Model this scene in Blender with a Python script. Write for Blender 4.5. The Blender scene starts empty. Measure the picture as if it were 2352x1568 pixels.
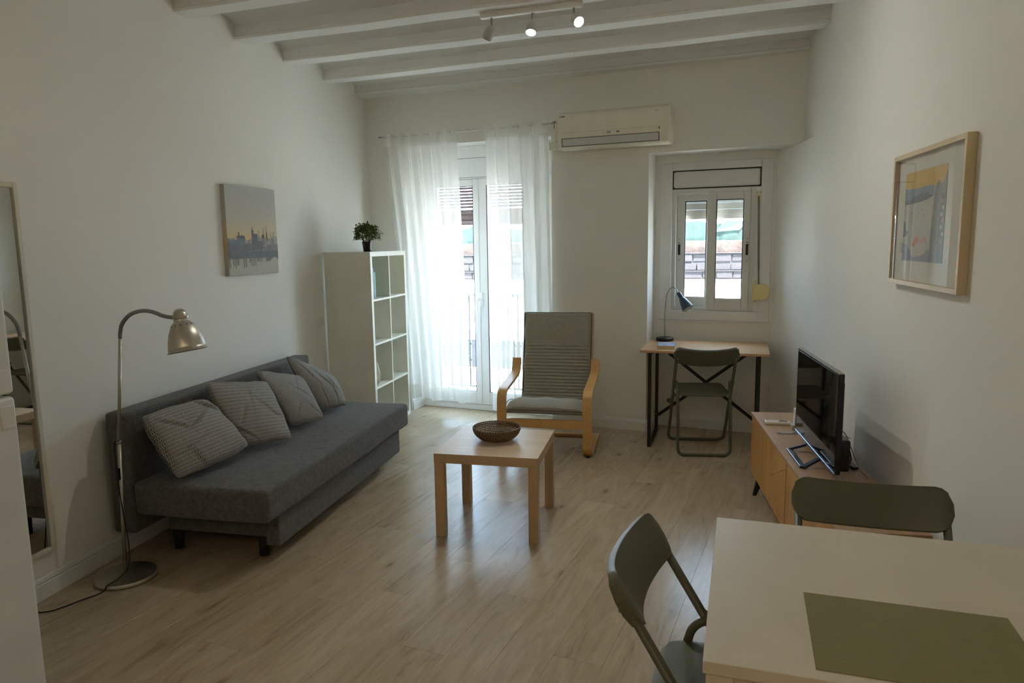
import bpy, bmesh, math, random
from mathutils import Vector, Matrix
from math import sin, cos, pi, radians, sqrt, atan2
random.seed(7)
SC = bpy.context.scene
COL = SC.collection

# ------------------------------------------------------------------ camera
F, PITCH, ROLL, HC, PHI = 1637.0, .139, -.0142, 1.5324, -.2145
def _camvec():
    cp, sp = cos(PITCH), sin(PITCH)
    f = Vector((0, cp, -sp)); u = Vector((0, sp, cp)); r = Vector((1, 0, 0))
    cr, sr = cos(ROLL), sin(ROLL)
    r2 = r * cr + u * sr; u2 = -r * sr + u * cr
    c, s = cos(PHI), sin(PHI)
    t = lambda v: Vector((v.x * c + v.y * s, -v.x * s + v.y * c, v.z))
    return t(r2), t(u2), t(f)
_r, _u, _f = _camvec()
cam = bpy.data.cameras.new('camera')
camo = bpy.data.objects.new('camera', cam); COL.objects.link(camo)
camo.matrix_world = Matrix(((_r.x, _u.x, -_f.x, 0), (_r.y, _u.y, -_f.y, 0), (_r.z, _u.z, -_f.z, HC), (0, 0, 0, 1)))
cam.sensor_fit = 'HORIZONTAL'; cam.sensor_width = 36; cam.lens = 36 * F / 2352
cam.clip_start = .05; cam.clip_end = 500
SC.camera = camo

# ------------------------------------------------------------------ world, sun, exposure
W = bpy.data.worlds.new('world'); SC.world = W; W.use_nodes = True
bg = W.node_tree.nodes['Background']
bg.inputs[0].default_value = (.53, .76, 1.0, 1); bg.inputs[1].default_value = 12.5
sun = bpy.data.lights.new('sun', 'SUN'); sun.energy = 58; sun.angle = radians(.6); sun.color = (1, .95, .86)
suno = bpy.data.objects.new('sun', sun); COL.objects.link(suno)
suno.rotation_euler = Vector((-.35, .62, -1.0)).to_track_quat('-Z', 'Y').to_euler()
SC.view_settings.view_transform = 'Standard'; SC.view_settings.look = 'None'
SC.view_settings.gamma = 1; SC.view_settings.use_curve_mapping = False
SC.view_settings.exposure = 0.14
SC.cycles.max_bounces = 14; SC.cycles.diffuse_bounces = 8; SC.cycles.transparent_max_bounces = 16
SC.cycles.caustics_reflective = False; SC.cycles.caustics_refractive = False
SC.cycles.sample_clamp_indirect = 6

# ------------------------------------------------------------------ materials
MATS = {}
class NT:
    def __init__(s, name):
        s.m = bpy.data.materials.new(name); s.m.use_nodes = True
        s.t = s.m.node_tree; s.t.nodes.clear()
        s.out = s.t.nodes.new('ShaderNodeOutputMaterial')
    def n(s, typ, **kw):
        nd = s.t.nodes.new('ShaderNode' + typ)
        for k, v in kw.items(): setattr(nd, k, v)
        return nd
    def l(s, a, b): s.t.links.new(a, b)
    def bsdf(s, col=(.8, .8, .8), rough=.5, metal=0, spec=.5, **kw):
        b = s.n('BsdfPrincipled')
        b.inputs['Base Color'].default_value = (*col, 1); b.inputs['Roughness'].default_value = rough
        b.inputs['Metallic'].default_value = metal; b.inputs['Specular IOR Level'].default_value = spec
        for k, v in kw.items(): b.inputs[k].default_value = v
        s.l(b.outputs[0], s.out.inputs[0]); s.b = b
        return b
    def coord(s, kind='Object', scale=(1, 1, 1), loc=None):
        c = s.n('TexCoord'); mp = s.n('Mapping'); s.l(c.outputs[kind], mp.inputs[0])
        mp.inputs['Scale'].default_value = scale
        if loc is not None: s.l(loc, mp.inputs['Location'])
        return mp.outputs[0]
    def noise(s, vec, scale, detail=4, rough=.55, dist=0):
        n = s.n('TexNoise'); s.l(vec, n.inputs['Vector'])
        n.inputs['Scale'].default_value = scale; n.inputs['Detail'].default_value = detail
        n.inputs['Roughness'].default_value = rough; n.inputs['Distortion'].default_value = dist
        return n.outputs[0]
    def ramp(s, fac, stops):
        r = s.n('ValToRGB'); s.l(fac, r.inputs[0]); e = r.color_ramp.elements
        while len(e) > 1: e.remove(e[-1])
        e[0].position = stops[0][0]; e[0].color = (*stops[0][1], 1)
        for p, c in stops[1:]:
            k = e.new(p); k.color = (*c, 1)
        return r.outputs[0]
    def mix(s, fac, a, b, mode='MIX'):
        m = s.n('Mix', data_type='RGBA', blend_type=mode)
        for i, v in ((0, fac), (6, a), (7, b)):
            if isinstance(v, (int, float)): m.inputs[i].default_value = v
            elif isinstance(v, tuple): m.inputs[i].default_value = (*v, 1)
            else: s.l(v, m.inputs[i])
        return m.outputs[2]
    def bump(s, h, strength=.2, dist=.002):
        b = s.n('Bump'); b.inputs['Strength'].default_value = strength; b.inputs['Distance'].default_value = dist
        s.l(h, b.inputs['Height']); s.l(b.outputs[0], s.b.inputs['Normal'])
    def rand(s):
        i = s.n('ObjectInfo'); m = s.n('VectorMath', operation='MULTIPLY')
        c = s.n('CombineXYZ')
        for k in range(3): s.l(i.outputs['Random'], c.inputs[k])
        s.l(c.outputs[0], m.inputs[0]); m.inputs[1].default_value = (37, 53, 19)
        return m.outputs[0], i.outputs['Random']

def plain(name, col, rough=.5, metal=0, spec=.5, bump=None, var=None, **kw):
    if name in MATS: return MATS[name]
    t = NT(name); t.bsdf(col, rough, metal, spec, **kw)
    v = t.coord()
    nz = t.noise(v, var[0] if var else 6, 4)
    a = var[1] if var else .04
    lo = tuple(c * (1 - a) for c in col); hi = tuple(min(1, c * (1 + a)) for c in col)
    t.l(t.ramp(nz, [(.3, lo), (.7, hi)]), t.b.inputs['Base Color'])
    if bump: t.bump(t.noise(v, bump[0], 3), bump[1], bump[2])
    MATS[name] = t.m
    return t.m

def wood(name, stops, scale=(2.2, 26, 26), rough=.42, spec=.4, knots=0, axis='x', plankvar=0, grainbump=.15, dist=1.1):
    """streaky wood; the grain runs along the chosen local axis"""
    if name in MATS: return MATS[name]
    t = NT(name); t.bsdf((.5, .4, .3), rough, 0, spec)
    loc, rnd = t.rand()
    sc = {'x': scale, 'y': (scale[1], scale[0], scale[2]), 'z': (scale[1], scale[2], scale[0])}[axis]
    v = t.coord('Object', sc, loc)
    g1 = t.noise(v, 1.0, 6, .62, dist)
    v2 = t.coord('Object', tuple(c * .22 for c in sc), loc)
    g2 = t.noise(v2, 1.0, 3, .5, .5)
    v3 = t.coord('Object', (sc[0] * 1.2, sc[1] * 7, sc[2] * 7) if axis == 'x' else ((sc[0] * 7, sc[1] * 1.2, sc[2] * 7) if axis == 'y' else (sc[0] * 7, sc[1] * 7, sc[2] * 1.2)), loc)
    g3 = t.noise(v3, 1.0, 2, .5, 0)
    a = t.n('Math', operation='MULTIPLY'); t.l(g1, a.inputs[0]); a.inputs[1].default_value = .5
    b = t.n('Math', operation='MULTIPLY_ADD'); t.l(g2, b.inputs[0]); b.inputs[1].default_value = .35; t.l(a.outputs[0], b.inputs[2])
    c = t.n('Math', operation='MULTIPLY_ADD'); t.l(g3, c.inputs[0]); c.inputs[1].default_value = .15; t.l(b.outputs[0], c.inputs[2])
    col = t.ramp(c.outputs[0], stops)
    if knots:
        kv = t.coord('Object', {'x': (2.6, 5.2, 5.2), 'y': (5.2, 2.6, 5.2), 'z': (5.2, 5.2, 2.6)}[axis], loc)
        kn = t.n('TexVoronoi'); t.l(kv, kn.inputs['Vector']); kn.inputs['Scale'].default_value = 1.0
        nz = t.noise(kv, 5, 3, .6)
        ad = t.n('Math', operation='MULTIPLY_ADD'); t.l(nz, ad.inputs[0]); ad.inputs[1].default_value = .25; t.l(kn.outputs['Distance'], ad.inputs[2])
        k = t.ramp(ad.outputs[0], [(.15, (.52, .46, .40)), (.215, (.86, .83, .80)), (.32, (1, 1, 1))])
        col = t.mix(knots, col, k, 'MULTIPLY')
    if plankvar:
        r = t.ramp(rnd, [(0, (1 - plankvar,) * 3), (1, (1 + plankvar * .55,) * 3)])
        col = t.mix(1.0, col, r, 'MULTIPLY')
    t.l(col, t.b.inputs['Base Color'])
    t.bump(c.outputs[0], grainbump, .001)
    MATS[name] = t.m
    return t.m

M_wall = plain('wall_plaster', (.80, .79, .735), .85, spec=.25, bump=(9, .25, .006), var=(1.2, .012))
M_ceil = plain('ceiling_paint', (.78, .77, .735), .8, spec=.25, bump=(7, .25, .006), var=(2, .015))
M_trim = plain('white_trim_paint', (.76, .76, .74), .45, spec=.4)
M_floor = wood('floor_oak', [(.32, (.235, .165, .095)), (.44, (.385, .295, .190)), (.58, (.455, .36, .245)), (.72, (.51, .41, .29))],
               (2.0, 11, 11), rough=.27, spec=.5, knots=.9, plankvar=.05, grainbump=.25, dist=2.2)
M_slab = plain('floor_underlay', (.16, .12, .09), .9)
M_lack = wood('pale_oak_effect', [(.3, (.44, .30, .17)), (.5, (.53, .38, .225)), (.7, (.60, .445, .28))], (2.0, 24, 24), rough=.38, grainbump=.05)
M_lack_y = wood('pale_oak_effect_cross', [(.3, (.44, .30, .17)), (.5, (.53, .38, .225)), (.7, (.60, .445, .28))], (2.0, 24, 24), rough=.38, grainbump=.05, axis='z')
M_birch = wood('birch_veneer', [(.3, (.52, .28, .085)), (.5, (.60, .345, .115)), (.7, (.67, .41, .155))], (2.0, 20, 20), rough=.33, spec=.5, axis='y', grainbump=.05)
M_birch_x = wood('birch_veneer_rail', [(.3, (.50, .265, .08)), (.5, (.58, .33, .11)), (.7, (.64, .39, .15))], (2.0, 20, 20), rough=.33, spec=.5, axis='x', grainbump=.05)
M_desk = wood('desk_oak', [(.3, (.46, .26, .12)), (.5, (.58, .36, .19)), (.7, (.66, .45, .27))], (2.4, 22, 22), rough=.40, knots=.3, grainbump=.05)
M_cons = wood('console_top_oak', [(.3, (.30, .165, .085)), (.5, (.40, .24, .13)), (.7, (.47, .30, .17))], (1.6, 40, 40), rough=.38, axis='y', grainbump=.06)
M_consd = wood('console_door_oak', [(.3, (.34, .155, .035)), (.5, (.52, .27, .075)), (.7, (.60, .34, .11))], (1.6, 13, 13), rough=.42, axis='z', knots=.6, plankvar=.08, grainbump=.08)
M_blind = wood('blind_brown_wood', [(.3, (.030, .014, .014)), (.7, (.060, .027, .026))], (2, 20, 20), rough=.6)
M_steel = plain('brushed_nickel', (.50, .47, .40), .36, 1.0, var=(30, .05), Anisotropic=.6)
M_steel2 = plain('satin_grey_metal', (.36, .36, .33), .38, .9)
M_gooseneck = plain('grey_gooseneck', (.30, .30, .28), .42, .8)
M_black = plain('black_powder_coat', (.012, .012, .014), .45, spec=.4)
M_blackp = plain('black_gloss_plastic', (.006, .006, .008), .18, spec=.5)
M_rubber = plain('black_rubber', (.012, .012, .012), .7)
M_olive = plain('olive_paint', (.098, .100, .062), .38, spec=.45)
M_white = plain('white_lacquer', (.74, .73, .69), .4, spec=.45)
M_whitelam = plain('white_foil', (.77, .765, .68), .40, spec=.4)
M_tabletop = plain('white_table_foil', (.63, .575, .465), .42, spec=.35)
M_fridge = plain('fridge_enamel', (.66, .67, .66), .38, spec=.4)
M_pvc = plain('white_pvc', (.80, .82, .82), .32, spec=.45)
M_alu = plain('white_aluminium', (.70, .70, .67), .35, spec=.45)
M_acw = plain('cream_plastic', (.74, .70, .56), .28, spec=.5)
M_acf = plain('grey_flap_plastic', (.56, .56, .52), .3, spec=.5)
M_yel = plain('yellowed_plastic', (.74, .63, .30), .4)
M_cream = plain('cream_plastic_plate', (.72, .66, .46), .45)
M_strap = plain('grey_strap', (.20, .20, .18), .8)
M_seal = plain('dark_seal', (.02, .02, .022), .6)
M_shutter = plain('shutter_slat_beige', (.55, .54, .48), .5)
M_dark = plain('dark_gap', (.01, .01, .01), .9)
M_paper = plain('aged_paper', (.62, .47, .24), .8, var=(60, .08))
M_cable = plain('cream_cable', (.62, .60, .52), .5)
M_pinewood = plain('light_frame_wood', (.62, .50, .32), .45, var=(8, .06))
M_goldwood = plain('frame_side_wood', (.56, .42, .20), .45, var=(8, .06))
M_soil = plain('soil', (.02, .015, .01), .9)
M_bag = plain('beige_cloth', (.62, .58, .46), .8, bump=(30, .6, .01))

def fabric(name, dark, light, scale=420, rough=.92, bumpd=.0012):
    if name in MATS: return MATS[name]
    t = NT(name); t.bsdf(light, rough, 0, .15)
    t.b.inputs['Sheen Weight'].default_value = .15
    v = t.coord()
    a = t.noise(v, scale, 2, .6); b = t.noise(v, scale * .12, 3, .6); c = t.noise(v, 3, 2)
    m = t.n('Math', operation='MULTIPLY_ADD'); t.l(a, m.inputs[0]); m.inputs[1].default_value = .6
    m2 = t.n('Math', operation='MULTIPLY'); t.l(b, m2.inputs[0]); m2.inputs[1].default_value = .4
    t.l(m2.outputs[0], m.inputs[2])
    col = t.ramp(m.outputs[0], [(.38, dark), (.6, light)])
    col = t.mix(.5, col, t.ramp(c, [(.3, (.95,) * 3), (.7, (1.04,) * 3)]), 'MULTIPLY')
    t.l(col, t.b.inputs['Base Color']); t.bump(m.outputs[0], .5, bumpd)
    MATS[name] = t.m
    return t.m
M_sofa = fabric('sofa_grey_weave', (.068, .066, .061), (.145, .141, .130), 380)
M_chairfab = fabric('taupe_canvas', (.31, .30, .245), (.40, .38, .315), 500, bumpd=.0006)
M_piping = fabric('grey_piping', (.07, .075, .08), (.12, .125, .13), 500)

def cushion_mat():
    t = NT('cushion_dash_weave'); t.bsdf((.3, .3, .3), .9, 0, .15)
    tc = t.n('TexCoord'); mp = t.n('Mapping'); t.l(tc.outputs['UV'], mp.inputs[0])
    br = t.n('TexBrick'); t.l(mp.outputs[0], br.inputs[0])
    br.inputs['Scale'].default_value = 1
    br.inputs['Brick Width'].default_value = 1 / 70; br.inputs['Row Height'].default_value = 1 / 19
    br.inputs['Mortar Size'].default_value = .0033; br.inputs['Mortar Smooth'].default_value = .3; br.inputs['Bias'].default_value = 0
    br.inputs['Color1'].default_value = (.085, .085, .09, 1); br.inputs['Color2'].default_value = (.13, .13, .132, 1)
    br.inputs['Mortar'].default_value = (.43, .415, .375, 1)
    t.l(br.outputs[0], t.b.inputs['Base Color'])
    t.bump(t.noise(t.coord('UV'), 90, 2), .3, .001)
    return t.m
M_cush = cushion_mat()

def placemat_mat():
    t = NT('woven_placemat'); t.bsdf((.4, .4, .2), .75, 0, .3)
    tc = t.n('TexCoord'); 
    def wave(axis, sc):
        w = t.n('TexWave', wave_type='BANDS', bands_direction=axis); t.l(tc.outputs['Object'], w.inputs[0])
        w.inputs['Scale'].default_value = sc; w.inputs['Distortion'].default_value = .3; return w.outputs[1] if False else w.outputs['Fac']
    a = wave('X', 150); b = wave('Y', 150)
    m = t.n('Math', operation='MULTIPLY'); t.l(a, m.inputs[0]); t.l(b, m.inputs[1])
    nz = t.noise(t.coord('Object', (6, 90, 1)), 3, 3)
    col = t.ramp(m.outputs[0], [(0, (.20, .19, .075)), (.8, (.38, .355, .17))])
    col = t.mix(.5, col, t.ramp(nz, [(.3, (.8,) * 3), (.7, (1.15,) * 3)]), 'MULTIPLY')
    t.l(col, t.b.inputs['Base Color']); t.bump(m.outputs[0], .6, .001)
    return t.m
M_mat = placemat_mat()

def glass_mat(name, tint=(1, 1, 1), rough=0, r0=.04, sch=.96):
    t = NT(name)
    tr = t.n('BsdfTransparent'); tr.inputs[0].default_value = (*tint, 1)
    gl = t.n('BsdfGlossy'); gl.inputs['Roughness'].default_value = rough
    lw = t.n('LayerWeight'); lw.inputs[0].default_value = .5; pw = t.n('Math', operation='POWER'); t.l(lw.outputs['Facing'], pw.inputs[0]); pw.inputs[1].default_value = 5
    fr = t.n('Math', operation='MULTIPLY_ADD'); t.l(pw.outputs[0], fr.inputs[0]); fr.inputs[1].default_value = sch; fr.inputs[2].default_value = r0; fr.use_clamp = True
    mx = t.n('MixShader'); t.l(fr.outputs[0], mx.inputs[0]); t.l(tr.outputs[0], mx.inputs[1]); t.l(gl.outputs[0], mx.inputs[2])
    t.l(mx.outputs[0], t.out.inputs[0])
    return t.m
M_glass = glass_mat('window_glass')
M_picglass = glass_mat('picture_glass', r0=.03, sch=.75)

def sheer_mat(name, op, col=(.95, .95, .92)):
    t = NT(name)
    tr = t.n('BsdfTransparent'); df = t.n('BsdfDiffuse'); tl = t.n('BsdfTranslucent')
    df.inputs[0].default_value = (*col, 1); tl.inputs[0].default_value = (*col, 1)
    v = t.coord('Object', (900, 900, 900)); nz = t.noise(v, 1, 1)
    m1 = t.n('MixShader'); m1.inputs[0].default_value = .36; t.l(df.outputs[0], m1.inputs[1]); t.l(tl.outputs[0], m1.inputs[2])
    lw = t.n('LayerWeight'); lw.inputs[0].default_value = .35
    ma = t.n('Math', operation='MULTIPLY_ADD'); t.l(lw.outputs['Facing'], ma.inputs[0]); ma.inputs[1].default_value = .35; ma.inputs[2].default_value = op
    ma.use_clamp = True
    m2 = t.n('MixShader'); t.l(ma.outputs[0], m2.inputs[0]); t.l(tr.outputs[0], m2.inputs[1]); t.l(m1.outputs[0], m2.inputs[2])
    t.l(m2.outputs[0], t.out.inputs[0])
    return t.m
M_sheer = sheer_mat('sheer_curtain', .66)
M_sheer2 = sheer_mat('sheer_curtain_double', .80)

def mirror_mat():
    t = NT('mirror_silver'); t.bsdf((.80, .82, .80), .015, 1.0)
    t.l(t.ramp(t.noise(t.coord(), 2), [(0, (.78, .80, .78)), (1, (.81, .83, .81))]), t.b.inputs['Base Color'])
    return t.m
M_mirror = mirror_mat()

def emit(name, col, s):
    t = NT(name); e = t.n('Emission'); e.inputs[0].default_value = (*col, 1); e.inputs[1].default_value = s
    t.l(e.outputs[0], t.out.inputs[0]); return t.m
M_bulb = emit('lit_bulb', (.88, 1.0, .97), 60)
M_fill_glow = emit('warm_fill_glow', (1, .82, .58), 25)  # glow of the added fill globe, out of view

# ------------------------------------------------------------------ mesh helpers
class MB:
    def __init__(s): s.v = []; s.f = []; s.sm = []; s.uv = {}
    def add(s, vs, fs, smooth=False):
        o = len(s.v); s.v += [tuple(p) for p in vs]; s.f += [tuple(i + o for i in f) for f in fs]; s.sm += [smooth] * len(fs)
        return s
    def box(s, x0, x1, y0, y1, z0, z1):
        return s.add([(x0, y0, z0), (x1, y0, z0), (x1, y1, z0), (x0, y1, z0), (x0, y0, z1), (x1, y0, z1), (x1, y1, z1), (x0, y1, z1)],
                     [(0, 3, 2, 1), (4, 5, 6, 7), (0, 1, 5, 4), (1, 2, 6, 5), (2, 3, 7, 6), (3, 0, 4, 7)])
    def bar(s, a, b, w, h, up=(0, 0, 1)):
        """square bar from a to b, w across, h along up"""
        a, b = Vector(a), Vector(b); d = (b - a).normalized(); u = Vector(up)
        x = d.cross(u)
        if x.length < 1e-5: x = d.cross(Vector((1, 0, 0)))
        x.normalize(); u = x.cross(d).normalized()
        P = []
        for c in (a, b):
            for i, j in ((-1, -1), (1, -1), (1, 1), (-1, 1)): P.append(c + x * (i * w / 2) + u * (j * h / 2))
        return s.add(P, [(0, 1, 2, 3), (7, 6, 5, 4), (0, 4, 5, 1), (1, 5, 6, 2), (2, 6, 7, 3), (3, 7, 4, 0)])
    def tube(s, pts, r, n=12, closed=False, caps=True):
        pts = [Vector(p) for p in pts]; N = len(pts); rings = []
        rr = r if isinstance(r, (list, tuple)) else [r] * N
        prev = None
        for i, p in enumerate(pts):
            if closed: d = (pts[(i + 1) % N] - pts[i - 1])
            else: d = pts[min(i + 1, N - 1)] - pts[max(i - 1, 0)]
            d.normalize()
            if prev is None:
                up = Vector((0, 0, 1)) if abs(d.z) < .9 else Vector((1, 0, 0))
                x = d.cross(up).normalized()
            else:
                x = prev - d * prev.dot(d); x.normalize()
            prev = x; y = d.cross(x)
            rings.append([p + (x * cos(2 * pi * k / n) + y * sin(2 * pi * k / n)) * rr[i] for k in range(n)])
        vs = [q for R in rings for q in R]; fs = []
        M = N if closed else N - 1
        for i in range(M):
            j = (i + 1) % N
            for k in range(n):
                fs.append((i * n + k, i * n + (k + 1) % n, j * n + (k + 1) % n, j * n + k))
        s.add(vs, fs, True)
        if caps and not closed:
            o = len(s.v) - len(vs)
            s.f += [tuple(o + k for k in range(n))[::-1], tuple(o + (N - 1) * n + k for k in range(n))]; s.sm += [False, False]
        return s
    def lathe(s, prof, n=40, c=(0, 0, 0), axis=(0, 0, 1), smooth=True):
        """prof: (radius, height) along axis from c"""
        ax = Vector(axis).normalized(); up = Vector((0, 0, 1)) if abs(ax.z) < .9 else Vector((1, 0, 0))
        x = ax.cross(up).normalized(); y = ax.cross(x); c = Vector(c); vs = []; fs = []
        for r, h in prof:
            for k in range(n):
                a = 2 * pi * k / n; vs.append(c + ax * h + (x * cos(a) + y * sin(a)) * r)
        for i in range(len(prof) - 1):
            for k in range(n): fs.append((i * n + k, (i + 1) * n + k, (i + 1) * n + (k + 1) % n, i * n + (k + 1) % n))
        return s.add(vs, fs, smooth)
    def cyl(s, c, r, h, n=32, axis=(0, 0, 1)):
        return s.lathe([(1e-4, 0), (r, 0), (r, h), (1e-4, h)], n, c, axis)
    def prism(s, poly, z0, z1, f=None):
        """poly: ccw (x,y) list, extruded in z; f maps (x,y,z)"""
        f = f or (lambda x, y, z: (x, y, z)); n = len(poly)
        vs = [f(x, y, z0) for x, y in poly] + [f(x, y, z1) for x, y in poly]
        fs = [tuple(range(n))[::-1], tuple(range(n, 2 * n))] + [(i, (i + 1) % n, n + (i + 1) % n, n + i) for i in range(n)]
        return s.add(vs, fs)
    def strip(s, path, w, t, x0=0):
        """laminated strip in the local y,z plane: path of (y,z), width w along x centred x0, thickness t"""
        N = len(path); P = [Vector((0, y, z)) for y, z in path]; vs = []
        for i in range(N):
            d = (P[min(i + 1, N - 1)] - P[max(i - 1, 0)]).normalized(); nn = Vector((0, -d.z, d.y)) * (t / 2)
            for sx, sn in ((-1, -1), (1, -1), (1, 1), (-1, 1)):
                q = P[i] + nn * sn; vs.append((x0 + sx * w / 2, q.y, q.z))
        fs = []
        for i in range(N - 1):
            for k in range(4): fs.append((i * 4 + k, (i + 1) * 4 + k, (i + 1) * 4 + (k + 1) % 4, i * 4 + (k + 1) % 4))
        fs += [(0, 1, 2, 3), tuple((N - 1) * 4 + k for k in (3, 2, 1, 0))]
        return s.add(vs, fs)
    def grid(s, fn, nu, nv, smooth=True, uv=None):
        vs = [fn(i / nu, j / nv) for j in range(nv + 1) for i in range(nu + 1)]
        fs = [(j * (nu + 1) + i, j * (nu + 1) + i + 1, (j + 1) * (nu + 1) + i + 1, (j + 1) * (nu + 1) + i) for j in range(nv) for i in range(nu)]
        if uv:
            o = len(s.v)
            for j in range(nv + 1):
                for i in range(nu + 1): s.uv[o + j * (nu + 1) + i] = uv(i / nu, j / nv)
        return s.add(vs, fs, smooth)
    def mesh(s, name, bevel=0, seg=2, fixn=True, weld=False, angle=None, sub=0):
        me = bpy.data.meshes.new(name); me.from_pydata(s.v, [], s.f); me.update()
        for p, q in zip(me.polygons, s.sm): p.use_smooth = q
        if s.uv:
            u = me.uv_layers.new(name='UVMap')
            for lp in me.loops:
                if lp.vertex_index in s.uv: u.data[lp.index].uv = s.uv[lp.vertex_index]
        bm = bmesh.new(); bm.from_mesh(me)
        if weld: bmesh.ops.remove_doubles(bm, verts=bm.verts, dist=1e-5)
        if fixn: bmesh.ops.recalc_face_normals(bm, faces=bm.faces)
        if bevel:
            ed = [e for e in bm.edges if len(e.link_faces) == 2 and e.calc_face_angle(0) > radians(28)]
            bmesh.ops.bevel(bm, geom=ed, offset=bevel, segments=seg, affect='EDGES', profile=.5, clamp_overlap=True)
        bm.to_mesh(me); bm.free()
        if angle:
            for p in me.polygons: p.use_smooth = True
            me.set_sharp_from_angle(angle=radians(angle))
        return me

def obj(name, mb, mat, parent=None, bevel=0, seg=2, **kw):
    me = mb if isinstance(mb, bpy.types.Mesh) else mb.mesh(name, bevel, seg, **kw)
    if mat and not me.materials: me.materials.append(mat)
    o = bpy.data.objects.new(name, me); COL.objects.link(o)
    if parent: o.parent = parent
    return o
def tag(o, label=None, cat=None, group=None, kind=None):
    if label: o['label'] = label
    if cat: o['category'] = cat
    if group: o['group'] = group
    if kind: o['kind'] = kind
    return o
def thing(name, label, cat, loc=(0, 0, 0), rz=0, group=None):
    o = bpy.data.objects.new(name, None); COL.objects.link(o); o.empty_display_size = .05
    o.location = loc; o.rotation_euler = (0, 0, rz)
    return tag(o, label, cat, group)
def struct(name, mb, mat, parent=None, **kw):
    o = obj(name, mb, mat, parent, **kw)
    if not parent: o['kind'] = 'structure'
    return o
def place(o, loc, rz=0): o.location = loc; o.rotation_euler = (0, 0, rz); return o
def dup(root, loc, rz, label=None):
    r = root.copy(); COL.objects.link(r); r.location = loc; r.rotation_euler = (0, 0, rz)
    if label: r['label'] = label
    for ch in list(root.children):
        c = ch.copy(); COL.objects.link(c); c.parent = r
        for g in list(ch.children):
            d = g.copy(); COL.objects.link(d); d.parent = c
    return r
def arc(c, r, a0, a1, n, f):
    return [f(c[0] + r * cos(a0 + (a1 - a0) * i / n), c[1] + r * sin(a0 + (a1 - a0) * i / n)) for i in range(n + 1)]
def smoothpath(pts, n=8):
    """Catmull-Rom through points"""
    P = [Vector(p) for p in pts]; P = [2 * P[0] - P[1]] + P + [2 * P[-1] - P[-2]]; out = []
    for i in range(1, len(P) - 2):
        for k in range(n):
            t = k / n; a, b, c, d = P[i - 1:i + 3]
            out.append(.5 * ((2 * b) + (c - a) * t + (2 * a - 5 * b + 4 * c - d) * t * t + (3 * b - a - 3 * c + d) * t ** 3))
    out.append(P[-2]); return out
def roundpoly(poly, r, n=5):
    """poly 3D with corner radii r (list or number), open path"""
    P = [Vector(p) for p in poly]; out = [P[0]]
    for i in range(1, len(P) - 1):
        a = (P[i - 1] - P[i]); b = (P[i + 1] - P[i]); rr = min(r, a.length * .48, b.length * .48)
        p0 = P[i] + a.normalized() * rr; p1 = P[i] + b.normalized() * rr
        for k in range(n + 1):
            t = k / n; out.append(p0 * (1 - t) ** 2 + P[i] * 2 * t * (1 - t) + p1 * t * t)
    out.append(P[-1]); return out

# ------------------------------------------------------------------ the room
XL, XR = -2.67, .94
BX, BY, BETA = -.584, 5.79, -.195
CA, SA = cos(BETA), sin(BETA)
def wb(a, o, z=0):           # along the back wall, offset outward, height -> world
    return (BX + a * CA - o * SA, BY + a * SA + o * CA, z)
def backY(x, o=0): return BY + (x - BX) * SA / CA + o / CA
YB = -3.2

# floor: planks, each its own board
fl = MB().box(XL - .2, XR + .2, YB - .2, 6.7, -.10, -.0125)
floor = struct('floor', fl, M_slab)
def clip(poly, a, b):
    out = []
    for i in range(len(poly)):
        p, q = poly[i], poly[(i + 1) % len(poly)]
        sp = (b[0] - a[0]) * (p[1] - a[1]) - (b[1] - a[1]) * (p[0] - a[0]); sq = (b[0] - a[0]) * (q[1] - a[1]) - (b[1] - a[1]) * (q[0] - a[0])
        if sp >= 0: out.append(p)
        if (sp >= 0) != (sq >= 0):
            t = sp / (sp - sq); out.append((p[0] + (q[0] - p[0]) * t, p[1] + (q[1] - p[1]) * t))
    return out
room = [(XL + .002, YB), (XR - .002, YB), (XR - .002, backY(XR, .26)), (XL + .002, backY(XL, .26))]
pl_ang = pi / 2 + BETA
ca, sa = cos(pl_ang), sin(pl_ang)
def toL(x, y): return (x * ca + y * sa, -x * sa + y * ca)
def toW(u, v): return (u * ca - v * sa, u * sa + v * ca)
PW, PL = .19, 1.21
rl = [toL(*p) for p in room]
u0, u1 = min(p[0] for p in rl), max(p[0] for p in rl); v0, v1 = min(p[1] for p in rl), max(p[1] for p in rl)
rr_ = random.Random(3)
v = v0 - .07; row = 0
while v < v1:
    u = u0 - [0, .43, .86, .21, .64, 1.02][row % 6] - rr_.random() * .08
    while u < u1:
        g = .00025
        poly = [(u + g, v + g), (u + PL - g, v + g), (u + PL - g, v + PW - g), (u + g, v + PW - g)]
        for i in range(4):
            poly = clip(poly, rl[i], rl[(i + 1) % 4])
            if len(poly) < 3: break
        if len(poly) >= 3:
            cu, cv = sum(p[0] for p in poly) / len(poly), sum(p[1] for p in poly) / len(poly)
            ar = abs(sum(poly[i][0] * poly[(i + 1) % len(poly)][1] - poly[(i + 1) % len(poly)][0] * poly[i][1] for i in range(len(poly)))) / 2
            if ar > .002:
                n = len(poly); e = .0005
                q = [(p[0] - cu, p[1] - cv) for p in poly]
                sh = [(x - math.copysign(e, x) if abs(x) > e else x, y - math.copysign(e, y) if abs(y) > e else y) for x, y in q]
                mb = MB(); mb.add([(x, y, -.012) for x, y in q] + [(x, y, -.0004) for x, y in q] + [(x, y, 0) for x, y in sh],
                                  [(i, (i + 1) % n, n + (i + 1) % n, n + i) for i in range(n)] + [(n + i, n + (i + 1) % n, 2 * n + (i + 1) % n, 2 * n + i) for i in range(n)] + [tuple(range(2 * n, 3 * n))])
                o = obj('plank', mb, M_floor, floor, fixn=False)
                w = toW(cu, cv); place(o, (w[0], w[1], 0), pl_ang)
        u += PL
    v += PW; row += 1

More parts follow.
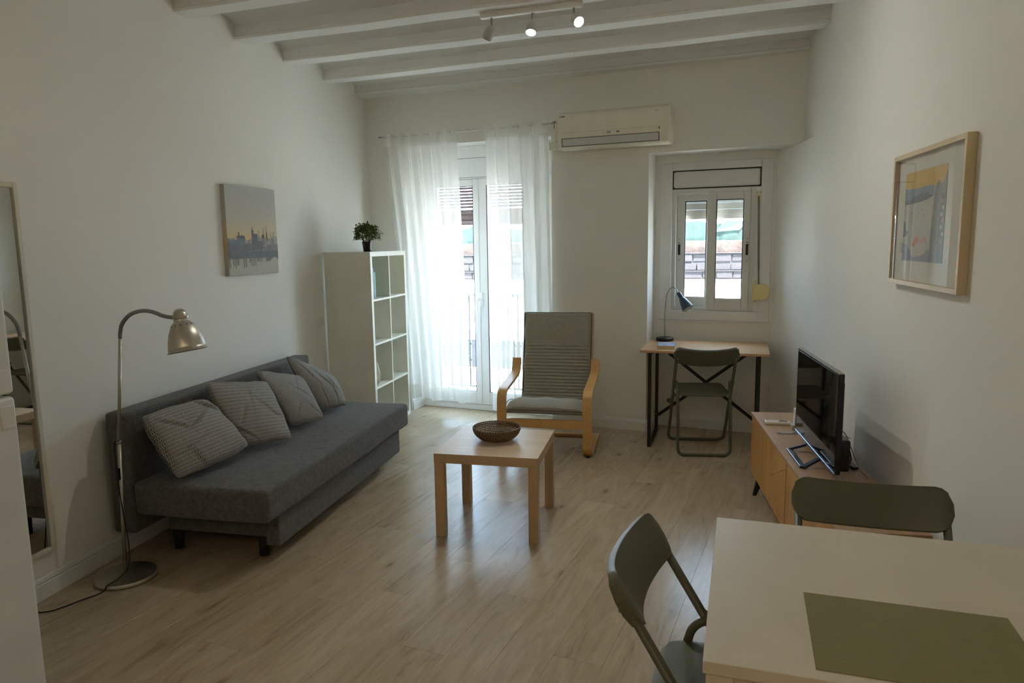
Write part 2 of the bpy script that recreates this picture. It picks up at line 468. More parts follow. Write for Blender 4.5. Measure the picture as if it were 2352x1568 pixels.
# walls
H = 3.15
struct('wall_left', MB().box(XL - .2, XL, YB - .2, 6.75, 0, H), M_wall)
struct('wall_right', MB().box(XR, XR + .2, YB - .2, 5.75, 0, H), M_wall)
struct('wall_rear', MB().box(XL, XR, YB - .2, YB, 0, H), M_wall)
bwm = MB()
def wbox(mb, a0, a1, o0, o1, z0, z1): return mb.prism([(a0, o0), (a1, o0), (a1, o1), (a0, o1)], z0, z1, wb)
DL, DR, DTOP = -1.735, -.352, 2.372        # door recess
NL, NR, NTOP = .445, 1.36, 2.19            # window niche
AE = (XR - BX) / CA                        # along value of the right corner
wbox(bwm, -2.13, DL, 0, .42, 0, H)
wbox(bwm, DL, DR, 0, .42, DTOP, H)
wbox(bwm, DR, NL, 0, .42, 0, H)
bwm.prism([(NL, 0), (AE, 0), (AE, .42), (NL, .42)], NTOP, H, wb)
wbox(bwm, NL, .58, .25, .42, 0, NTOP); wbox(bwm, 1.25, AE, .25, .42, 0, NTOP)
wbox(bwm, .58, 1.25, .25, .42, 0, .965); wbox(bwm, .58, 1.25, .25, .42, 2.075, NTOP)

P0, P1, P2 = Vector(wb(NR, .25)), Vector((.925, 5.50, 0)), Vector((XR - .0005, 5.02, 0)); NQ = 20
cv_ = [P0 * (1 - t) ** 2 + P1 * 2 * t * (1 - t) + P2 * t * t for t in [i / NQ for i in range(NQ + 1)]]
bwm.add([(p.x, p.y, z) for p in cv_ for z in (0, NTOP)], [(2 * i, 2 * i + 2, 2 * i + 3, 2 * i + 1) for i in range(NQ)], True)
bwm.add([(p.x, p.y, NTOP) for p in cv_] + [(XR + .01, cv_[0].y, NTOP)], [tuple(range(NQ + 2))])
struct('wall_back', bwm, M_wall)

# ceiling: beams and the shallow vaults between them
beams = [(5.985, -.155, .26), (5.405, -.163, .135), (4.79, -.137, .135), (4.215, -.121, .135)]
y = 3.645
while y > YB - .3: beams.append((y, -.12, .125)); y -= .572
ceilm = MB().box(XL, XR, YB, 6.7, 3.02, H)
prev = None
CEIL = []
for i in range(len(beams) - 1):
    (ya, sa_, wa), (yb, sb_, wb_) = beams[i + 1], beams[i]
    def fn(u, v, ya=ya, sa_=sa_, wa=wa, yb=yb, sb_=sb_):
        x = XL + (XR - XL) * u; a = ya + wa - .01 + sa_ * (x - XL); b = yb + .01 + sb_ * (x - XL)
        return (x, a + (b - a) * v, 2.885 + .06 * sin(pi * v) ** .8)
    ceilm.grid(fn, 2, 12)
ceiling = struct('ceiling', ceilm, M_ceil, fixn=False)
for k, (y0, sl, w) in enumerate(beams):
    prof = [(0.004, 2.81), (w - .004, 2.81), (w, 2.816), (w + .001, 2.826), (w - .006, 2.832), (w - .004, 2.90), (w - .004, 2.95), (.004, 2.95), (.004, 2.90), (.006, 2.832), (-.001, 2.826), (0, 2.816)]
    mb = MB(); n = len(prof); NX = 8; rb = random.Random(k)
    offs = [(rb.uniform(-.0035, .0035), rb.uniform(-.003, .003)) for _ in range(NX + 1)]
    vs = []
    for j in range(NX + 1):
        x = XL + (XR - XL) * j / NX
        for (py, pz) in prof:
            yy = y0 + py + sl * (x - XL) + offs[j][0]
            if k == 0 and py > w / 2: yy = min(yy, backY(x) - .001) if False else yy
            vs.append((x, yy, pz + (offs[j][1] if pz < 2.85 else 0)))
    fs = [(j * n + i, (j + 1) * n + i, (j + 1) * n + (i + 1) % n, j * n + (i + 1) % n) for j in range(NX) for i in range(n)]
    mb.add(vs, fs)
    obj('ceiling_beam', mb, M_ceil, ceiling, angle=28)

# baseboards
def bboard(name, p, q, nrm, h=.074, t=.014):
    p, q, nv = Vector((*p, 0)), Vector((*q, 0)), Vector((*nrm, 0)).normalized()
    mb = MB(); prof = [(0, .001), (t, .001), (t, h - .004), (t - .003, h), (0, h)]
    vs = [e + nv * a + Vector((0, 0, b)) for e in (p, q) for a, b in prof]; n = len(prof)
    mb.add(vs, [(i, (i + 1) % n, n + (i + 1) % n, n + i) for i in range(n)] + [tuple(range(n)), tuple(range(n, 2 * n))])
    mb.add([e + nv * a + Vector((0, 0, b)) for e in (p, q) for a, b in [(0, h + .0035), (.006, h + .0035), (.004, h + .020), (0, h + .024)]],
           [(0, 1, 5, 4), (1, 2, 6, 5), (2, 3, 7, 6), (0, 1, 2, 3), (4, 5, 6, 7)])
    struct(name, mb, M_trim)
nb = (sin(BETA), -cos(BETA))
bboard('baseboard_left', (XL, YB), (XL, backY(XL)), (1, 0))
bboard('baseboard_right', (XR, YB), (XR, 5.49), (-1, 0))
bboard('baseboard_back', wb(DR, 0)[:2], wb(NL, 0)[:2], nb)
bboard('baseboard_back_left', wb(-2.11, 0)[:2], wb(DL, 0)[:2], nb)
bboard('baseboard_niche', wb(NL + .0, .25)[:2], wb(NR, .25)[:2], nb)
bboard('baseboard_niche_left', wb(NL, 0)[:2], wb(NL, .25)[:2], (CA, SA))
bboard('baseboard_door_left', wb(DL, .0)[:2], wb(DL, .19)[:2], (CA, SA))

# ------------------------------------------------------------------ door_1: double glazed balcony door
def wpart(name, mb, mat, parent, **kw): return obj(name, mb, mat, parent, **kw)
dm = MB()
FO0, FO1 = .20, .29
wbox(dm, DL + .002, DL + .075, FO0, FO1, 0.001, 2.1); wbox(dm, DR - .13, DR - .002, FO0, FO1, 0.001, 2.1)
wbox(dm, DL + .075, DR - .13, FO0, FO1, 0.001, .055); wbox(dm, DL + .075, DR - .13, FO0, FO1, 2.085, 2.1)
door = struct('door_1', dm, M_pvc, bevel=.004)
# roller shutter box above the door
wpart('shutter_box', wbox(MB(), DL + .002, DR - .002, .195, .40, 2.265, DTOP - .0), M_pvc, door, bevel=.003)
wpart('shutter_box_panel', wbox(MB(), DL + .002, DR - .002, .19, .30, 2.102, 2.262), M_pvc, door, bevel=.003)
def sash(parent, a0, a1, z0, z1, o0, o1, st, top, bot, mat, name='sash', glassname='pane', seal=True):
    m = MB(); wbox(m, a0, a0 + st[0], o0, o1, z0, z1); wbox(m, a1 - st[1], a1, o0, o1, z0, z1)
    wbox(m, a0 + st[0], a1 - st[1], o0, o1, z0, z0 + bot); wbox(m, a0 + st[0], a1 - st[1], o0, o1, z1 - top, z1)
    s_ = obj(name, m, mat, parent, bevel=.004)
    g0, g1, h0, h1 = a0 + st[0], a1 - st[1], z0 + bot, z1 - top; om = (o0 + o1) / 2
    obj(glassname, wbox(MB(), g0 - .004, g1 + .004, om - .002, om + .002, h0 - .004, h1 + .004), M_glass, s_)
    if seal:
        q = MB(); e = .006
        wbox(q, g0, g0 + e, o0 + .004, o0 + .012, h0, h1); wbox(q, g1 - e, g1, o0 + .004, o0 + .012, h0, h1)
        wbox(q, g0 + e, g1 - e, o0 + .004, o0 + .012, h0, h0 + e * .6); wbox(q, g0 + e, g1 - e, o0 + .004, o0 + .012, h1 - e, h1)
        obj('gasket', q, M_seal, s_)
    return s_
s1 = sash(door, DL + .078, -1.114, .058, 2.082, .19, .255, (.12, .05), .057, .115, M_pvc)
s2 = sash(door, -1.111, DR - .133, .058, 2.082, .19, .255, (.078, .20), .057, .115, M_pvc)
wpart('astragal', wbox(MB(), -1.128, -1.106, .182, .19, .06, 2.08), M_pvc, door, bevel=.003)
hm = MB(); wbox(hm, -1.105, -1.08, .176, .19, .955, 1.085)
c0 = Vector(wb(-1.1, .183, 1.06)); 
hm.tube(smoothpath([wb(-1.09, .18, 1.03), wb(-1.092, .15, 1.032), wb(-1.105, .14, 1.02), wb(-1.112, .14, .97), wb(-1.11, .142, .915)], 5), .0095, 10)
wpart('handle', hm, M_pvc, s2, bevel=0)

# ------------------------------------------------------------------ window_1: small sliding window in the niche
wm = MB()
O = .24
wbox(wm, .5805, .612, .255, .335, .968, 1.925); wbox(wm, 1.178, 1.2495, .262, .335, .968, 1.925)
wbox(wm, .612, 1.178, .255, .335, .968, .992); wbox(wm, .612, 1.178, .255, .335, 1.885, 1.925)
win = struct('window_1', wm, M_alu, bevel=.003)
sash(win, .613, .875, .992, 1.884, .292, .322, (.062, .03), .052, .078, M_alu)
sash(win, .855, 1.178, .985, 1.895, .250, .284, (.068, .05), .060, .078, M_alu)
wbx = wbox(MB(), .590, 1.240, .240, .30, 1.934, 2.060)
wpart('shutter_box_panel', wbx, M_alu, win, bevel=.012)
gp = MB(); wbox(gp, .5805, 1.2495, .262, .40, 1.926, 2.0745); wpart('shutter_box_gap', gp, M_seal, win)
for a, zc in ((.634, 1.45), (1.160, 1.447)):
    oo = .290 if a < .8 else .248
    m = MB(); wbox(m, a - .009, a + .009, oo - .003, oo, zc - .042, zc + .042); wbox(m, a - .007, a + .007, oo - .003, oo, zc + .052, zc + .057)
    for dz in (-.085, .085): wbox(m, a - .003, a + .003, oo - .002, oo, zc + dz - .003, zc + dz + .003)
    wpart('latch', m, M_black, win)
sh = MB()
z = 1.87
while z > 1.7135:
    z2 = max(z - .0525, 1.713); wbox(sh, .60, 1.2, .352, .362, z2, z - .0005); z = z2
wpart('shutter_slats', sh, M_shutter, win, bevel=.002)
sl = MB()
for k in range(24): wbox(sl, .61 + k * .025, .623 + k * .025, .348, .3515, 1.822, 1.825)
wpart('shutter_slots', sl, M_pvc, win)
wbs = MB(); wbox(wbs, .60, 1.2, .355, .367, 1.69, 1.713); wpart('shutter_bottom_bar', wbs, M_shutter, win, bevel=.002)
wpart('window_sill', wbox(MB(), .56, 1.27, .33, .47, .925, .965), M_trim, win, bevel=.004)
# surround boards
tr1 = MB()
def board(mb, a0, a1, z0, z1, o=.238): return wbox(mb, a0, a1, o, .25, z0, z1)
board(tr1, .49, .582, .888, 2.128); board(tr1, 1.252, 1.336, .888, 2.128); board(tr1, .582, 1.252, 2.068, 2.128); board(tr1, .582, 1.252, .888, .966)
t1 = struct('trim_1', tr1, M_trim, bevel=.004)
tt = MB()
wbox(tt, .486, 1.34, .232, .25, .880, .887); wpart('ledge', tt, M_trim, t1)
tt = MB(); wbox(tt, 1.216, 1.252, .241, .262, .968, 1.92); wpart('filler_strip', tt, M_trim, t1, bevel=.002)
# strap winder
wd = thing('shutter_strap_winder', 'yellowed plastic shutter winder with grey strap at right of the small window', 'winder', wb(1.265, .238, 1.12))
inv = lambda p: (p[0] - wd.location[0], p[1] - wd.location[1], p[2] - wd.location[2])
def wbl(mb_fn, base):
    m = mb_fn; m.v = [(x - base[0], y - base[1], z - base[2]) for x, y, z in m.v]; return m
base = wb(1.265, .238, 1.12)
hs = MB(); pr = [(1.214, 1.062)] + [(1.214 + .075 + .05 * cos(t), 1.122 + .060 * sin(t)) for t in [(-pi / 2 + pi * k / 14) for k in range(15)]] + [(1.214, 1.184)]
n = len(pr); hs.add([wb(a, .236, zz) for a, zz in pr] + [wb(a, .200, zz) for a, zz in pr], [tuple(range(n)), tuple(range(n, 2 * n))[::-1]] + [(i, (i + 1) % n, n + (i + 1) % n, n + i) for i in range(n)])
obj('housing', wbl(hs, base), M_yel, wd, bevel=.005)
for za_, zb_ in ((1.184, 1.214), (1.034, 1.062)):
    tb = MB(); wbox(tb, 1.218, 1.246, .233, .238, za_, zb_); obj('mounting_tab', wbl(tb, base), M_cream, wd)
tb = MB(); wbox(tb, 1.214, 1.256, .230, .238, 1.808, 1.886); obj('guide_plate', wbl(tb, base), M_cream, wd, bevel=.002)
tb = MB(); tb.bar(wb(1.236, .229, 1.85), wb(1.252, .226, 1.30), .014, .002, (0, 1, 0)); tb.bar(wb(1.252, .226, 1.30), wb(1.256, .222, 1.18), .012, .002, (0, 1, 0))
obj('strap', wbl(tb, base), M_strap, wd)
for a, zz, o_ in ((1.222, 1.875, .2285), (1.248, 1.875, .2285), (1.232, 1.2, .2315), (1.232, 1.047, .2315)):
    tb = MB(); wbox(tb, a - .003, a + .003, o_, o_ + .0015, zz - .003, zz + .003); obj('screw', wbl(tb, base), M_strap, wd)

# ------------------------------------------------------------------ curtains
rod = thing('curtain_rod', 'thin white curtain rod above the balcony door', 'curtain rod', wb(-1.12, -.08, 2.452))
rb_ = rod.location
m = MB(); m.tube([wb(-1.93, -.08, 2.452), wb(-.318, -.08, 2.456)], .006, 10); obj('rail', wbl(m, rb_), M_white, rod)
for a, zz in ((-1.93, 2.452), (-.318, 2.456)):
    m = MB(); m.tube(smoothpath([wb(a, -.08, zz), wb(a - .012 if a < -1 else a + .012, -.08, zz + .008), wb(a, -.04, zz + .012), wb(a, 0, zz + .01)], 4), .004, 8)
    wbox(m, a - .01, a + .01, -.005, 0, zz - .03, zz + .03)
    obj('bracket', wbl(m, rb_), M_steel2, rod)
def curtain(label, tl, tr, bl_, br, zb, freq, seed, amp, ztop=2.475):
    r = random.Random(seed); ph = [r.uniform(0, 6) for _ in range(6)]
    cen = wb((tl + tr) / 2, -.08, zb)
    def fn(u, v, extra=0):
        e = 1 - v                       # v: 0 bottom .. 1 top
        a = (bl_ + (br - bl_) * u) * (1 - v ** 1.3) + (tl + (tr - tl) * u) * v ** 1.3
        w = .55 + .45 * e
        f = sin(freq * u * 2 * pi + ph[0] + .8 * sin(5 * u + ph[3]) + .25 * v) + .45 * sin(freq * 2.1 * u * 2 * pi + ph[1] + .4 * e)
        edge = min(1, min(u, 1 - u) * 12 + .35)
        a += .012 * sin(freq * u * 2 * pi * 1.0 + ph[2]) * w
        z = zb + (ztop - zb) * v + (.010 * sin(u * 14 + ph[4]) * e ** 3) + (.004 * sin(u * 40 + ph[5]) if v > .98 else 0)
        pz = wb(a, -.08 + amp * f * w * edge + extra, z)
        return (pz[0] - cen[0], pz[1] - cen[1], pz[2] - cen[2])
    t = thing('sheer_curtain', label, 'curtain', cen)
    obj('panel', MB().grid(fn, 120, 60), M_sheer, t, fixn=False)
    k = (2.475 - 2.375) / (ztop - zb); kb = .125 / (ztop - zb)
    obj('heading_band', MB().grid(lambda u, v: fn(u, 1 - k + k * v, -.004), 120, 4), M_sheer2, t, fixn=False)
    obj('hem_band', MB().grid(lambda u, v: fn(u, kb * v, -.003), 120, 4), M_sheer2, t, fixn=False)
    return t
curtain('left sheer white curtain beside the white shelving unit', -1.90, -1.175, -1.70, -1.09, .135, 7, 2, .016)
curtain('right sheer white curtain behind the wooden armchair', -.895, -.345, -.86, -.31, .10, 5, 5, .022, 2.485)

# ------------------------------------------------------------------ air conditioner
ac = thing('air_conditioner', 'cream split air conditioner on the wall right of the balcony door', 'air conditioner', wb(.2, 0, 2.23))
ab = ac.location
prof = [(0, 2.245), (-.09, 2.232), (-.165, 2.238), (-.188, 2.256), (-.198, 2.32), (-.200, 2.46), (-.188, 2.497), (-.16, 2.512), (0, 2.515)]
m = MB(); n = len(prof)
m.add([wb(a, o, z) for a in (-.225, .633) for o, z in prof], [tuple(range(n)), tuple(range(n, 2 * n))[::-1]] + [(i, (i + 1) % n, n + (i + 1) % n, n + i) for i in range(n - 1)])
acb = obj('casing', wbl(m, ab), M_acw, ac, bevel=.010, seg=3, angle=40)
m = MB(); m.prism([(-.186, 0), (.556, 0), (.556, 1), (-.186, 1)], 0, 1, lambda a, t, s: wb(a, -.189 - .0085 * t - .006 + .006 * s, 2.258 + .052 * t)); obj('flap', wbl(m, ab), M_acf, ac, bevel=.002)
m = MB(); m.prism([(-.194, 0), (.564, 0), (.564, 1), (-.194, 1)], 0, 1, lambda a, t, s: wb(a, -.186 - .0085 * t - .006 + .006 * s, 2.252 + .064 * t)); obj('flap_gap', wbl(m, ab), M_strap, ac)
m = MB()
wbox(m, .167, .197, -.2008, -.199, 2.331, 2.348); obj('display', wbl(m, ab), plain('display_grey', (.36, .38, .36), .3), ac)
m = MB(); wbox(m, .242, .264, -.2008, -.199, 2.333, 2.345); obj('display', wbl(m, ab), plain('display_brown', (.16, .14, .10), .3), ac)
m = MB(); wbox(m, .560, .566, -.2008, -.199, 2.336, 2.352); obj('sensor', wbl(m, ab), M_black, ac)
m = MB()
for k, (w, h) in enumerate(((.006, .009), (.003, .008), (.008, .008), (.006, .007), (.009, .009))):
    a0 = -.208 + k * .0082; wbox(m, a0, a0 + w * .8, -.2006, -.199, 2.478 - h / 2, 2.478 + h / 2)
obj('badge', wbl(m, ab), M_black, ac)
m = MB()
for k in range(7): wbox(m, -.157 + k * .0095, -.157 + k * .0095 + .007, -.2012, -.1965, 2.3035, 2.306)
for a0, a1 in ((.532, .548), (.550, .556)): wbox(m, a0, a1, -.2006, -.199, 2.468, 2.471)
for a0 in (.135, .152): wbox(m, a0, a0 + .005, -.2006, -.199, 2.336, 2.341)
tag(obj('fine_print', wbl(m, ab), M_strap, ac), kind='stuff')
m = MB(); wbox(m, -.196, .560, -.2006, -.199, 2.3555, 2.357); obj('seam', wbl(m, ab), plain('seam_shadow', (.42, .40, .33), .5), ac)
dc = thing('cable_duct', 'white cable duct elbow left of the air conditioner', 'duct', wb(-.27, 0, 2.25))
db = dc.location
m = MB(); wbox(m, -.345, -.227, -.075, 0, 2.253, 2.315); obj('channel', wbl(m, db), M_acw, dc, bevel=.004)
m = MB(); wbox(m, -.292, -.250, -.085, 0, 2.317, 2.455); obj('box', wbl(m, db), M_acw, dc, bevel=.004)

# ------------------------------------------------------------------ track light on the beam
TB = (-1.05, 4.115, 2.78); TE = (-.475, 4.046, 2.78)
tl_ = thing('track_light', 'white three headed spotlight bar on a ceiling beam, two lamps lit', 'spotlight', (TB[0], TB[1], 2.78), -.119)
obj('bar', MB().box(0, .58, -.018, .018, 0, .031), M_white, tl_, bevel=.002)
obj('end_cap', MB().cyl((.58, 0, .016), .014, .008, 20, (1, 0, 0)), M_white, tl_)
for x in (.10, .34): obj('screw', MB().cyl((x, -.018, .018), .003, .002, 10, (0, -1, 0)), M_steel2, tl_)
M_headgrey = plain('lamp_head_grey', (.50, .49, .45), .4, spec=.5)
def head(x, d, lit):
    d = Vector(d).normalized()
    piv = Vector((x, 0, -.045))
    st = MB(); st.tube([(x, 0, 0), (x, 0, -.012), (x, 0, -.040)], .0055, 12)
    stem = obj('stem', st, M_steel2, tl_)
    prof = [(.0005, 0), (.010, .001), (.020, .006), (.0265, .016), (.029, .03), (.029, .078), (.0275, .078), (.0275, .072)]
    c = piv - d * .004
    h = obj('lamp_head', MB().lathe(prof, 32, c, d), M_headgrey, tl_)
    obj('bulb', MB().lathe([(.0003, .0725), (.018, .073), (.0272, .070)], 24, c, d), M_bulb if lit else M_acw, h)
    if lit:
        l = bpy.data.lights.new('spot_lamp', 'SPOT'); l.energy = 25; l.color = (1.0, 1.0, .90); l.spot_size = radians(150); l.spot_blend = .9; l.shadow_soft_size = .025
        lo = bpy.data.objects.new('spot_lamp', l); COL.objects.link(lo); lo.parent = tl_
        lo.location = c + d * .082; lo.rotation_euler = d.to_track_quat('-Z', 'Y').to_euler()
head(.064, (-.55, .25, -.85), False)
head(.303, (.02, -.42, -.90), True)
head(.540, (.55, -.62, -.62), True)

# unseen globe added as fill, standing for warm room light behind the camera
gl = thing('fill_globe_lamp', 'unseen globe added as warm fill light at the rear of the room', 'lamp', (-.9, -.9, 2.81))
obj('rose', MB().cyl((0, 0, -.03), .07, .03), M_white, gl)
gb = obj('globe', MB().lathe([(.001, -.27), (.06, -.262), (.10, -.23), (.12, -.17), (.12, -.13), (.10, -.07), (.06, -.035), (.04, -.03)], 32), M_fill_glow, gl)
l = bpy.data.lights.new('globe_fill_light', 'POINT'); l.energy = 7; l.color = (1, .72, .44); l.shadow_soft_size = .13
lo = bpy.data.objects.new('globe_fill_light', l); COL.objects.link(lo); lo.parent = gl; lo.location = (0, 0, -.44)

# ------------------------------------------------------------------ sofa bed
so = thing('sofa_bed', 'dark grey three seat sofa bed against the left wall', 'sofa', (-2.15, 3.77, 0))
def L(m, b): return wbl(m, b)
sb = so.location
def softbox(x0, x1, y0, y1, z0, z1, r, seed=1, wav=.004, nx=14, ny=40):
    bm = bmesh.new(); bmesh.ops.create_cube(bm, size=1)
    for vt in bm.verts: vt.co = Vector((x0 + (vt.co.x + .5) * (x1 - x0), y0 + (vt.co.y + .5) * (y1 - y0), z0 + (vt.co.z + .5) * (z1 - z0)))
    bmesh.ops.bevel(bm, geom=bm.edges[:], offset=r, segments=5, affect='EDGES', profile=.55)
    bmesh.ops.subdivide_edges(bm, edges=[e for e in bm.edges if e.calc_length() > .3], cuts=12, use_grid_fill=True)
    rr = random.Random(seed); p = [rr.uniform(0, 6) for _ in range(4)]
    for vt in bm.verts:
        vt.co.z += wav * sin(vt.co.y * 7 + p[0]) * cos(vt.co.x * 6 + p[1]); vt.co.x += wav * .7 * sin(vt.co.y * 5 + p[2])
    me = bpy.data.meshes.new('soft'); bm.to_mesh(me); bm.free()
    for q in me.polygons: q.use_smooth = True
    me.transform(Matrix.Translation(-Vector(sb))); me.set_sharp_from_angle(angle=radians(60)); return me
obj('seat_mattress', softbox(-2.505, -1.788, 2.845, 4.70, .243, .405, .028, 3), M_sofa, so)
obj('backrest', softbox(-2.642, -2.515, 2.855, 4.66, .14, .745, .022, 5, .003), M_sofa, so)
m = MB().box(-2.45, -1.90, 3.005, 4.56, .11, .242); obj('frame', L(m, sb), M_sofa, so, bevel=.008)
m = MB().box(-1.898, -1.822, 2.985, 4.60, .075, .240); obj('front_panel', L(m, sb), M_sofa, so, bevel=.010)
for x, y in ((-2.43, 3.045), (-1.945, 3.045), (-2.43, 4.50), (-1.945, 4.46)):
    obj('leg', L(MB().lathe([(.0005, 0), (.024, 0), (.027, .112), (.0005, .112)], 24, (x, y, 0)), sb), M_rubber, so)
for y_ in (3.30, 4.20): obj('hinge', L(MB().box(-2.53, -2.44, y_, y_ + .06, .18, .24), sb), M_black, so)

# scatter cushions
def cushion(label, P00, P10, P11, P01, t, seed, uvrot=False, wr=.5, pin=(.02, .02)):
    """corners: bottom-near, bottom-far, top-far, top-near"""
    C = [Vector(p) for p in (P00, P10, P11, P01)]; c = (C[0] + C[1] + C[2] + C[3]) / 4
    nrm = ((C[1] - C[0]).cross(C[3] - C[0])).normalized()
    if nrm.x < 0: nrm = -nrm
    r = random.Random(seed); ph = [r.uniform(0, 6.28) for _ in range(8)]
    cr_ = [(r.uniform(.15, .85), r.uniform(.15, .85), r.uniform(0, pi), r.uniform(.5, 1)) for _ in range(5)]
    N = 48; m = MB()
    for sgn in (1, -1):
        def fn(u, v, sgn=sgn):
            a, b = 2 * u - 1, 2 * v - 1
            # pinch edges between the corners
            pu = pin[0] * (1 - b * b); pv = pin[1] * (1 - a * a)
            rc2 = .035 * (abs(a) * abs(b)) ** 6
            aa = a * (1 - pu * abs(a) ** 2 - rc2 + .012 * sin(9 * b + ph[4]) * abs(a) ** 4); bb = b * (1 - pv * abs(b) ** 2 - rc2 + .012 * sin(8 * a + ph[5]) * abs(b) ** 4)
            U, V = (aa + 1) / 2, (bb + 1) / 2
            p = (C[0] * (1 - U) * (1 - V) + C[1] * U * (1 - V) + C[2] * U * V + C[3] * (1 - U) * V)
            th = max(0, (1 - a ** 2) * (1 - b ** 2)) ** .34
            h = t * th
            w = 0
            for (cx, cy, an, st) in cr_:
                dx, dy = u - cx, v - cy; q = dx * sin(an) - dy * cos(an) + .04 * sin(6 * (dx * cos(an) + dy * sin(an))); s_ = dx * cos(an) + dy * sin(an)
                w += -st * math.exp(-(q / .022) ** 2) * math.exp(-(s_ / .22) ** 2) + .5 * st * math.exp(-((q - .045) / .03) ** 2) * math.exp(-(s_ / .2) ** 2)
            cor = (abs(a) * abs(b)) ** 3
            w2 = sin(11 * u + 7 * v + ph[0]) * .25 + sin(17 * v - 9 * u + ph[1]) * .2 + cor * 1.2 * sin(40 * (u - v) + ph[2])
            edge = min(1, (1 - max(abs(a), abs(b))) * 9)
            return p + nrm * sgn * (h + (w * .013 * wr + w2 * .007) * edge) - c
        ex = lambda q: q + math.copysign(.05 * abs(2 * q - 1) ** 9, 2 * q - 1)
        uvf = (lambda u, v: (ex(v), ex(u))) if uvrot else (lambda u, v: (ex(u), ex(v)))
        m.grid(fn, N, N, True, uvf)
    me = m.mesh('cushion', weld=False)
    bm = bmesh.new(); bm.from_mesh(me); bmesh.ops.remove_doubles(bm, verts=bm.verts, dist=1e-4); bm.to_mesh(me); bm.free()
    for q in me.polygons: q.use_smooth = True
    me.materials.append(M_cush)
    o = obj('cushion', me, None); o.location = c
    tag(o, label, 'cushion', 'striped cushions on the grey sofa')
    # seam piping round the edge
    return o
cushion('grey dashed cushion nearest the floor lamp, creased and tilted', (-2.250, 2.845, .440), (-2.150, 3.285, .475), (-2.405, 3.300, .725), (-2.435, 2.855, .735), .078, 11, wr=1.9, pin=(-.015, -.03))
cushion('second grey dashed cushion from the floor lamp, standing upright', (-2.265, 3.375, .430), (-2.075, 3.600, .435), (-2.375, 3.86, .715), (-2.462, 3.375, .800), .075, 23, wr=.95, pin=(-.02, .03))
cushion('third grey dashed cushion from the floor lamp, partly covered', (-2.235, 3.86, .43), (-2.11, 4.055, .435), (-2.385, 4.30, .660), (-2.462, 3.875, .775), .066, 35, True, wr=.95, pin=(.01, .03))
cushion('grey dashed cushion farthest from the floor lamp, leaning with corner raised', (-2.255, 4.27, .43), (-2.14, 4.44, .435), (-2.330, 4.645, .60), (-2.462, 4.235, .815), .070, 49, True, wr=.95, pin=(-.05, .01))

# ------------------------------------------------------------------ floor lamp
fp = Vector((-2.455, 2.70, 0))
fl_ = thing('floor_lamp', 'brushed nickel gooseneck floor lamp in front of the sofa end', 'floor lamp', fp)
obj('base', MB().lathe([(.0005, 0), (.128, 0), (.134, .004), (.134, .014), (.130, .020), (.05, .026), (.014, .034), (.0005, .034)], 64), M_steel, fl_, angle=40)
def LP(x, z, y=2.72): return Vector((x, y, z)) - fp
m = MB(); m.tube([LP(-2.457, .03, 2.70), LP(-2.445, .647)], [.0085, .0085], 14); obj('pole', m, M_steel, fl_)
m = MB(); m.tube([LP(-2.445, .647), LP(-2.388, 1.13)], .0072, 14); obj('upper_pole', m, M_steel, fl_)
m = MB(); m.tube([LP(-2.4455, .640), LP(-2.4445, .656)], .0105, 14); obj('pole_joint', m, M_steel2, fl_)
neck = smoothpath([LP(-2.388, 1.13), LP(-2.382, 1.165), LP(-2.368, 1.198), LP(-2.325, 1.236), LP(-2.265, 1.253), LP(-2.21, 1.249), LP(-2.16, 1.232), LP(-2.12, 1.226), LP(-2.075, 1.227)], 8)
m = MB(); m.tube(neck, .0088, 14)
nk = obj('gooseneck', m, M_gooseneck, fl_)
ax = Vector((.20, -.05, -1)).normalized()
c = LP(-2.078, 1.264)
obj('shade_cap', MB().lathe([(.0005, 0), (.014, .002), (.024, .011), (.029, .024), (.030, .028), (.030, .030), (.0315, .031), (.0315, .046), (.030, .047), (.030, .049), (.033, .060)], 40, c, ax), M_steel, fl_)
sh_ = obj('lamp_shade', MB().lathe([(.031, .056), (.040, .064), (.052, .083), (.063, .108), (.0715, .138), (.0765, .168), (.0785, .184), (.0825, .185), (.0825, .188), (.0775, .188), (.070, .145), (.050, .085), (.03, .062)], 64, c, ax), M_steel, fl_)
hx = MB(); xx = ax.cross(Vector((0, 1, 0))).normalized(); yy = ax.cross(xx)
for k in range(12):
    a = 2 * pi * k / 12; dirv = xx * cos(a) + yy * sin(a); hx.cyl(c + ax * .074 + dirv * .0445, .0028, .003, 8, dirv)
obj('vent_hole', hx, M_black, sh_)
obj('bulb', MB().lathe([(.0005, .165), (.02, .158), (.03, .135), (.026, .11), (.015, .09), (.014, .06)], 24, c, ax), M_white, sh_)
m = MB(); m.box(-.006, .010, -.012, .012, -.028, .028)
sw = obj('switch', m, M_blackp, fl_, bevel=.003); sw.location = LP(-2.452, .50, 2.703)
cord = smoothpath([LP(-2.436, .655, 2.712), LP(-2.456, .645, 2.706), LP(-2.457, .55, 2.703), LP(-2.455, .47, 2.703), LP(-2.442, .30, 2.705), LP(-2.425, .15, 2.70), LP(-2.423, .06, 2.68), LP(-2.44, .026, 2.63), LP(-2.445, .024, 2.575), LP(-2.45, .004, 2.545), LP(-2.49, .004, 2.46), LP(-2.53, .004, 2.375), LP(-2.575, .004, 2.345), LP(-2.62, .004, 2.34), LP(-2.645, .004, 2.2)], 6)
m = MB(); m.tube(cord, .0028, 8); obj('power_cord', m, M_rubber, fl_)

